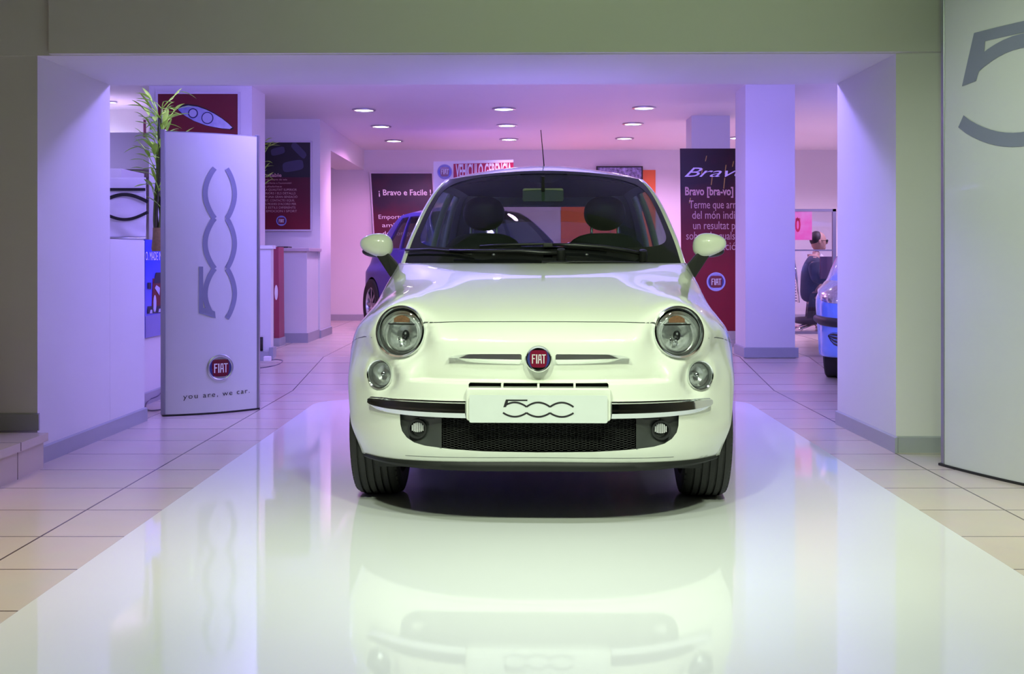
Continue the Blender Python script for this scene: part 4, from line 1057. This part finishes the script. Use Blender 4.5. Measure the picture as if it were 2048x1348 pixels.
mb = MB(); mb.box((Xp, y0_, bd.O.z), (Xp+.01, y1_, bd.O.z+bd.H)); make('print', mb, grad_mat('sky_print', (.20, .20, .80), (.01, .05, .85), lo=.1, hi=.55, noise=.3), r)
mb = MB(); bd.poly(mb, [(0, 0), (1, 0), (1, .25), (0, .22)], .011); make('ground_picture', mb, mat('pale_blue_print', (.22, .22, .55), .4), r)
mb = MB(); write(bd, mb, 'O. MADE IN FRANCE', .0, .79, .085, h=.012, width=.62); make('lettering', mb, INKW, r)
mb = MB(); bd.poly(mb, [(.12, .27), (.55, .24), (.55, .58), (.14, .60)], .012); make('van_picture', mb, mat('van_red', (.14, .006, .012), .4), r)
mb = MB(); bd.poly(mb, [(.15, .55), (.55, .55), (.55, .66), (.20, .66)], .0135); bd.poly(mb, [(.03, .245), (.55, .225), (.55, .30), (.04, .32)], .0135); bd.poly(mb, [(.04, .50), (.10, .49), (.10, .56), (.04, .56)], .0135); make('dark_picture', mb, mat('night_print', (.01, .012, .04), .4), r)
mb = MB(); bd.poly(mb, [(.17, .50), (.26, .42), (.27, .50), (.20, .53)], .015); bd.poly(mb, [(.14, .25)]+[(.17+.03*math.cos(t), .34+.09*math.sin(t)) for t in np.linspace(3.5, -2.5, 12)], .015)
for u in (.07, .24, .34): bd.poly(mb, [(u, .245), (u+.05, .243), (u+.045, .28), (u+.015, .28)], .0155)
make('lamp_picture', mb, mat('lilac_print', (.5, .5, .8), .4), r)

# ================================================================== PLANTS
STEM = mat('bamboo_stem', (.11, .16, .03), .45, noise=.4, nscale=20); STEMD = mat('bamboo_stem_dark', (.05, .05, .03), .5)
def leaf(mb, base, d, L, wd, droop=.5):
    d = d.normalized(); sd = d.cross(Vector((0, 0, 1))); sd = sd.normalized() if sd.length > .05 else Vector((1, 0, 0)); up = sd.cross(d)
    rows = []
    for i in range(8):
        t = i/7; wv = wd*max(0, math.sin(PI*min(1, t*.93+.06)))**.8; p = base+d*(L*t)+Vector((0, 0, -droop*L*t*t*.5))
        rows.append([p-sd*wv+up*wv*.35, p, p+sd*wv+up*wv*.35])
    mb.grid(rows)
def plant(name, px, ytop, D, zb, label, nl=26, spread=.16, h=None, seed=1, bend=.04, lo=0.0):
    rr = random.Random(seed); base = P(px, 480, D); base.z = zb; top = P(px, ytop, D)
    root = empty(name, base, label, 'plant')
    H = top.z-zb
    mb = MB(); mb.lathe([(.001, 0), (.045, 0), (.05, .02), (.042, .10), (.040, .16), (.034, .16), (.034, .02)], base, (0, 0, 1), 20); make('vase', mb, mat('tan_vase', (.30, .20, .10), .5, noise=.4, nscale=50), root, smooth=40)
    lf = MB(); tips = []
    for k in range(6):
        a = 2*PI*k/6+.3; r0 = .02; q = [base+Vector((r0*math.cos(a)*(1-t*.3)+.012*math.sin(6*t+k)+bend*t*t*(k-2.5)*.25, r0*math.sin(a), .02+H*(.62+.06*k)*t)) for t in np.linspace(0, 1, 14)]
        mb = MB(); mb.tube(q, [.010*(1-.35*t)+.0015*(i % 3 == 0) for i, t in enumerate(np.linspace(0, 1, 14))], 8); make('stem', mb, STEM if k % 2 else STEMD, root, smooth=True)
        tips.append(q)
    for k in range(nl):
        q = tips[k % 6]; b = q[rr.choice([9, 10, 11, 12, 13, 13, 13]) if k > nl*lo else rr.choice([5, 6, 7, 8])]
        a = rr.uniform(0, 2*PI); el = rr.uniform(-.2, 1.2)
        b2 = b+Vector((math.cos(a)*spread*rr.uniform(.05, .6), math.sin(a)*spread*.4, rr.uniform(0, .14)*H))
        lf.tube([b, (b+b2)/2+Vector((0, 0, .01)), b2], .003, 5)
        leaf(lf, b2, Vector((math.cos(a), math.sin(a)*.6, math.tan(el*.8))), rr.uniform(.08, .16), rr.uniform(.011, .020), rr.uniform(.1, .8))
    make('foliage', lf, mat('bamboo_leaf', (.34, .62, .06), .4, noise=.5, nscale=18), root, smooth=True)
    return root
plant('bamboo_plant', 318, 200, 7.75, 1.063+.0, 'tall green lucky bamboo behind the left edge of the totem sign', 96, .20, seed=5, lo=.14)
make_pl = plant('potted_bamboo', 520, 285, 11.2, 1.13-.0, 'second leafy bamboo mostly hidden behind the far left pillar', 30, .14, seed=9)
sd_ = props(make('side_stand', MB().box((X_(500, 11.2), 11.05, ZF), (X_(536, 11.2), 11.3, 1.13)), WALL), 'white stand carrying the second bamboo behind the left pillar', 'stand')

# ================================================================== OFFICE, PERSON, CABLES
Dg = 13.2; gx0, gx1 = X_(1540, Dg), X_(1668, Dg); gz = Z_(418, Dg)
r = empty('glass_partition', ((gx0+gx1)/2, Dg, ZF), 'low glass office partition in a grey frame right of the lilac column', 'partition')
make('pane', MB().box((gx0, Dg-.004, ZF+.03), (gx1, Dg+.004, gz-.03)), PGLASS, r)
mb = MB(); mb.box((gx0, Dg-.02, gz-.03), (gx1+.02, Dg+.02, gz)); mb.box((gx1-.02, Dg-.02, ZF), (gx1+.02, Dg+.02, gz)); mb.box((gx0, Dg-.02, ZF), (gx1, Dg+.02, ZF+.03)); mb.box((gx0-.02, Dg-.02, ZF), (gx0+.02, Dg+.02, gz)); mb.box((gx0, Dg-.012, Z_(502, Dg)), (gx1, Dg+.012, Z_(499, Dg))); make('frame', mb, mat('grey_frame', (.25, .24, .33), .4, metal=.5), r)
r, bd = poster('window_notice', *quadboard(1560, 419, 1624, 480, Dg-.012), grad_mat('pink_print', (.95, .18, .50), (.95, .55, .80), noise=1.2, scale=8), 'pink notice with a red figure stuck on the glass partition', None, 'notice', t=.002)
mb = MB(); write(bd, mb, '100', .12, .28, .22, width=.46*bd.W, h=.002, bold=.006); write(bd, mb, 'desde', .26, .64, .06, h=.002); make('lettering', mb, mat('red_ink', (.65, .01, .10), .4), r)
# seated man
Dm = 13.75
def PM(x, y, dd=0): return P(x, y, Dm+dd)
pr = empty('person', (X_(1628, Dm), Dm, ZF), 'seated man in a dark suit and glasses behind the glass partition', 'person')
def skin(name, pts, edges, rad, m, parent, sub=2):
    off = Vector(); p = parent
    while p is not None: off += p.location; p = p.parent
    me = bpy.data.meshes.new(name); me.from_pydata([tuple(Vector(q)-off) for q in pts], edges, []); me.materials.append(m)
    o = bpy.data.objects.new(name, me); COL.objects.link(o); o.parent = parent
    md = o.modifiers.new('s', 'SKIN'); md.use_smooth_shade = True
    for i, r_ in enumerate(rad): me.skin_vertices[0].data[i].radius = r_ if hasattr(r_, '__len__') else (r_, r_)
    me.skin_vertices[0].data[0].use_root = True
    s2 = o.modifiers.new('d', 'SUBSURF'); s2.levels = s2.render_levels = sub
    return o
SUIT = mat('dark_suit', (.035, .035, .06), .8); SKINM = mat('skin', (.42, .25, .19), .5); HAIR = mat('dark_hair', (.02, .015, .015), .6)
hip = PM(1622, 608); ch = PM(1624, 545); nk = PM(1630, 512); hd_ = PM(1637, 483)
pts = [hip, PM(1622, 575), ch, PM(1627, 520), nk, PM(1635, 500),
       PM(1627, 526, -.19), PM(1630, 560, -.23), PM(1655, 558, -.20), PM(1663, 556, -.19),
       PM(1627, 526, .19), PM(1632, 560, .23), PM(1657, 560, .18), PM(1664, 557, .17),
       PM(1632, 612, -.10), PM(1672, 606, -.12), PM(1674, 640, -.12), PM(1674, 672, -.12), PM(1686, 677, -.12),
       PM(1632, 612, .10), PM(1672, 606, .12), PM(1674, 635, .12), PM(1674, 664, .12), PM(1686, 670, .12)]
ed = [(0, 1), (1, 2), (2, 3), (3, 4), (4, 5), (3, 6), (6, 7), (7, 8), (8, 9), (3, 10), (10, 11), (11, 12), (12, 13), (0, 14), (14, 15), (15, 16), (16, 17), (17, 18), (0, 19), (19, 20), (20, 21), (21, 22), (22, 23)]
rad = [(.13, .16), (.12, .15), (.125, .17), (.09, .15), .055, .052, .065, .05, .038, .03, .065, .05, .038, .03, .09, .07, .055, .045, .04, .09, .07, .055, .045, .04]
make_b = skin('body', pts, ed, rad, SKINM, pr)
mb = MB(); mb.ell(hd_, (.092, .078, .118), 20, 14, .95); mb.ell(hd_+Vector((.095, 0, -.012)), (.022, .014, .020), 10, 6); mb.ell(hd_+Vector((.035, 0, -.07)), (.055, .05, .045), 12, 8); mb.ell(hd_+Vector((-.005, -.078, -.005)), (.018, .01, .028), 10, 6)
make('head', mb, SKINM, pr, smooth=True)
mb = MB(); mb.ell(hd_+Vector((-.028, 0, .032)), (.082, .082, .096), 20, 12); make('hair', mb, HAIR, pr, smooth=True)
mb = MB(); mb.box(hd_+Vector((.0, -.082, .006)), hd_+Vector((.10, -.078, .012))); mb.box(hd_+Vector((.088, -.05, -.01)), hd_+Vector((.102, .05, .022))); make('glasses', mb, BLACK, pr)
jr = [a if not hasattr(a, '__len__') else a for a in rad]
J = pts[:5]+pts[6:9]+pts[10:13]; je = [(0, 1), (1, 2), (2, 3), (3, 4), (3, 5), (5, 6), (6, 7), (3, 8), (8, 9), (9, 10)]
skin('jacket', J, je, [(.145, .175), (.135, .165), (.14, .185), (.105, .165), .062, .078, .062, .048, .078, .062, .048], SUIT, pr)
T_ = [pts[0]]+pts[14:18]+pts[19:23]; skin('trousers', T_, [(0, 1), (1, 2), (2, 3), (3, 4), (0, 5), (5, 6), (6, 7), (7, 8)], [(.14, .17), .10, .082, .065, .055, .10, .082, .065, .055], SUIT, pr)
mb = MB(); mb.prism([nk+Vector(q) for q in [(.05, -.09, .03), (.12, -.02, -.03), (.10, -.02, -.20), (.03, -.11, -.02)]], (.004, .004, 0)); make('shirt_collar', mb, INKW, pr)
for dd in (-.19, .17):
    b0 = PM(1664, 557, dd); mb = MB(); mb.ell(b0+Vector((.02, 0, 0)), (.035, .03, .014), 12, 8)
    for k in range(4): mb.tube([b0+Vector((.04, -.024+.016*k, .0)), b0+Vector((.07+.004*(k % 3), -.026+.017*k, -.004)), b0+Vector((.09, -.026+.017*k, -.018))], [.008, .0075, .006], 6)
    mb.tube([b0+Vector((.01, .02, 0)), b0+Vector((.035, .04, -.002)), b0+Vector((.06, .045, -.006))], [.009, .008, .006], 6)
    make('hand', mb, SKINM, pr, smooth=True)
# chair with ribbed back
r = empty('office_chair', (X_(1618, Dm), Dm, ZF), 'ribbed-back office chair with a pale rim under the seated man', 'chair')
mb = MB(); xc0 = hip.x-.19
mb = MB()
for k in range(18):
    z = Z_(604, Dm)+.02+k*.033; mb.tube([(xc0-.05-.01*k*.3+.03, Dm-.22, z), (xc0-.07-.01*k*.3, Dm, z), (xc0-.05-.01*k*.3+.03, Dm+.22, z)], .006, 6)
make('backrest', mb, mat('grey_rib', (.12, .12, .17), .6), r, smooth=True)
mb = MB(); z0_ = Z_(604, Dm)
mb.tube([(xc0-.02, Dm-.24, z0_), (xc0-.05, Dm-.235, z0_+.35), (xc0-.07, Dm-.18, z0_+.60), (xc0-.09, Dm, z0_+.64), (xc0-.07, Dm+.18, z0_+.60), (xc0-.05, Dm+.235, z0_+.35), (xc0-.02, Dm+.24, z0_)], .014, 8); make('back_frame', mb, CHROME, r, smooth=True)
mb = MB(); mb.ell((hip.x+.06, Dm, hip.z-.20), (.27, .24, .045), 20, 10, .6); make('seat', mb, SUIT, r, smooth=True)
mb = MB(); mb.tube([(hip.x+.05, Dm, ZF+.08), (hip.x+.05, Dm, hip.z-.22)], .025, 10)
for k in range(5): a = 2*PI*k/5; mb.tube([(hip.x+.05, Dm, ZF+.09), (hip.x+.05+.27*math.cos(a), Dm+.27*math.sin(a), ZF+.035)], .016, 8); mb.ell((hip.x+.05+.27*math.cos(a), Dm+.27*math.sin(a), ZF+.026), (.026, .026, .026), 10, 6)
make('base', mb, CHROME, r, smooth=True)
# desk + dark folder in front of him
r = empty('desk', (X_(1690, Dm), Dm, ZF), 'office desk in front of the seated man', 'desk')
dz = Z_(568, Dm)
make('top', MB().box((X_(1655, Dm), Dm-.45, dz-.03), (X_(1790, Dm), Dm+.45, dz)), mat('pale_desk', (.5, .47, .5), .4), r)
mb = MB()
for x in (X_(1700, Dm), X_(1780, Dm)):
    for y in (Dm-.4, Dm+.4): mb2 = MB().box((x-.02, y-.02, ZF), (x+.02, y+.02, dz-.03)); make('leg', mb2, SILVER, r)
r = empty('monitor', (X_(1656, Dm-.3), Dm-.3, dz), 'dark maroon monitor back on the desk before the seated man', 'monitor')
make('screen_back', MB().box((X_(1640, Dm-.32), Dm-.34, Z_(558, Dm-.3)), (X_(1672, Dm-.32), Dm-.30, Z_(513, Dm-.3))), mat('maroon_plastic', (.09, .03, .07), .5), r, bevel=.004)
make('stand', MB().box((X_(1655, Dm-.3), Dm-.33, dz), (X_(1663, Dm-.3), Dm-.29, Z_(556, Dm-.3))), BLACK, r)
# cables
CAB = mat('grey_cable', (.10, .09, .15), .5)
def cable(name, pts, label, r=.004, m=CAB):
    q = [Vector(p) for p in pts]; out = []
    for i in range(len(q)-1):
        p0, p1, p2, p3 = q[max(i-1, 0)], q[i], q[i+1], q[min(i+2, len(q)-1)]
        for k in range(8):
            t = k/8; out.append(.5*((2*p1)+(p2-p0)*t+(2*p0-5*p1+4*p2-p3)*t*t+(3*p1-p0-3*p2+p3)*t**3))
    out.append(q[-1]); mb = MB(); mb.tube(out, r, 8); return props(make(name, mb, m, smooth=True), label, 'cable')
def Gp(x, y, z=.005): D = (CZ-z)*FPX/(y-HY); return P(x, y, D)
def Rp(x, y):     # on the ramp
    D = 9.5
    for _ in range(20):
        z = ZF*min(1, max(0, (D-8.72)/1.36)); D = (CZ-z-.006)*FPX/(y-HY)
    return P(x, y, D)
cable('power_cable', [(-2.58, 8.3, .10), P(318, 790, 8.0)*1.0, Gp(298, 806)+Vector((0, 0, .02)), Gp(291, 815), Gp(300, 821), Gp(315, 820), Gp(330, 817)], 'thin grey cable looping on the floor behind the left edge of the totem sign')
cable('power_cable', [Rp(519, 736), Rp(540, 733), Rp(558, 728), Rp(565, 722), Rp(561, 720), Rp(550, 719), Rp(540, 721)], 'thin grey cable looping on the floor right of the totem sign')
pp_ = Rp(535, 722); props(make('plug_adapter', MB().box(pp_+Vector((-.03, -.02, 0)), pp_+Vector((.03, .02, .04))), INKW, bevel=.005), 'small white plug adapter on the floor by the low white counter', 'adapter')
s0 = P(521, 688, 9.97); r = empty('wall_socket', s0, 'black cable plug in the low white counter right of the totem sign', 'socket')
mb = MB(); mb.ell(s0, (.018, .02, .05), 14, 8, .6); mb.box(s0+Vector((-.02, -.004, -.06)), s0+Vector((.02, .012, .06))); make('plug', mb, BLACK, r, smooth=True)
cable('power_cable', [(X_(1464, 11.6), 11.62, ZF+.03), P(1478, 676, 12.0), P(1484, 674, 12.3)], 'short dark cable at the foot of the crimson banner', .005)
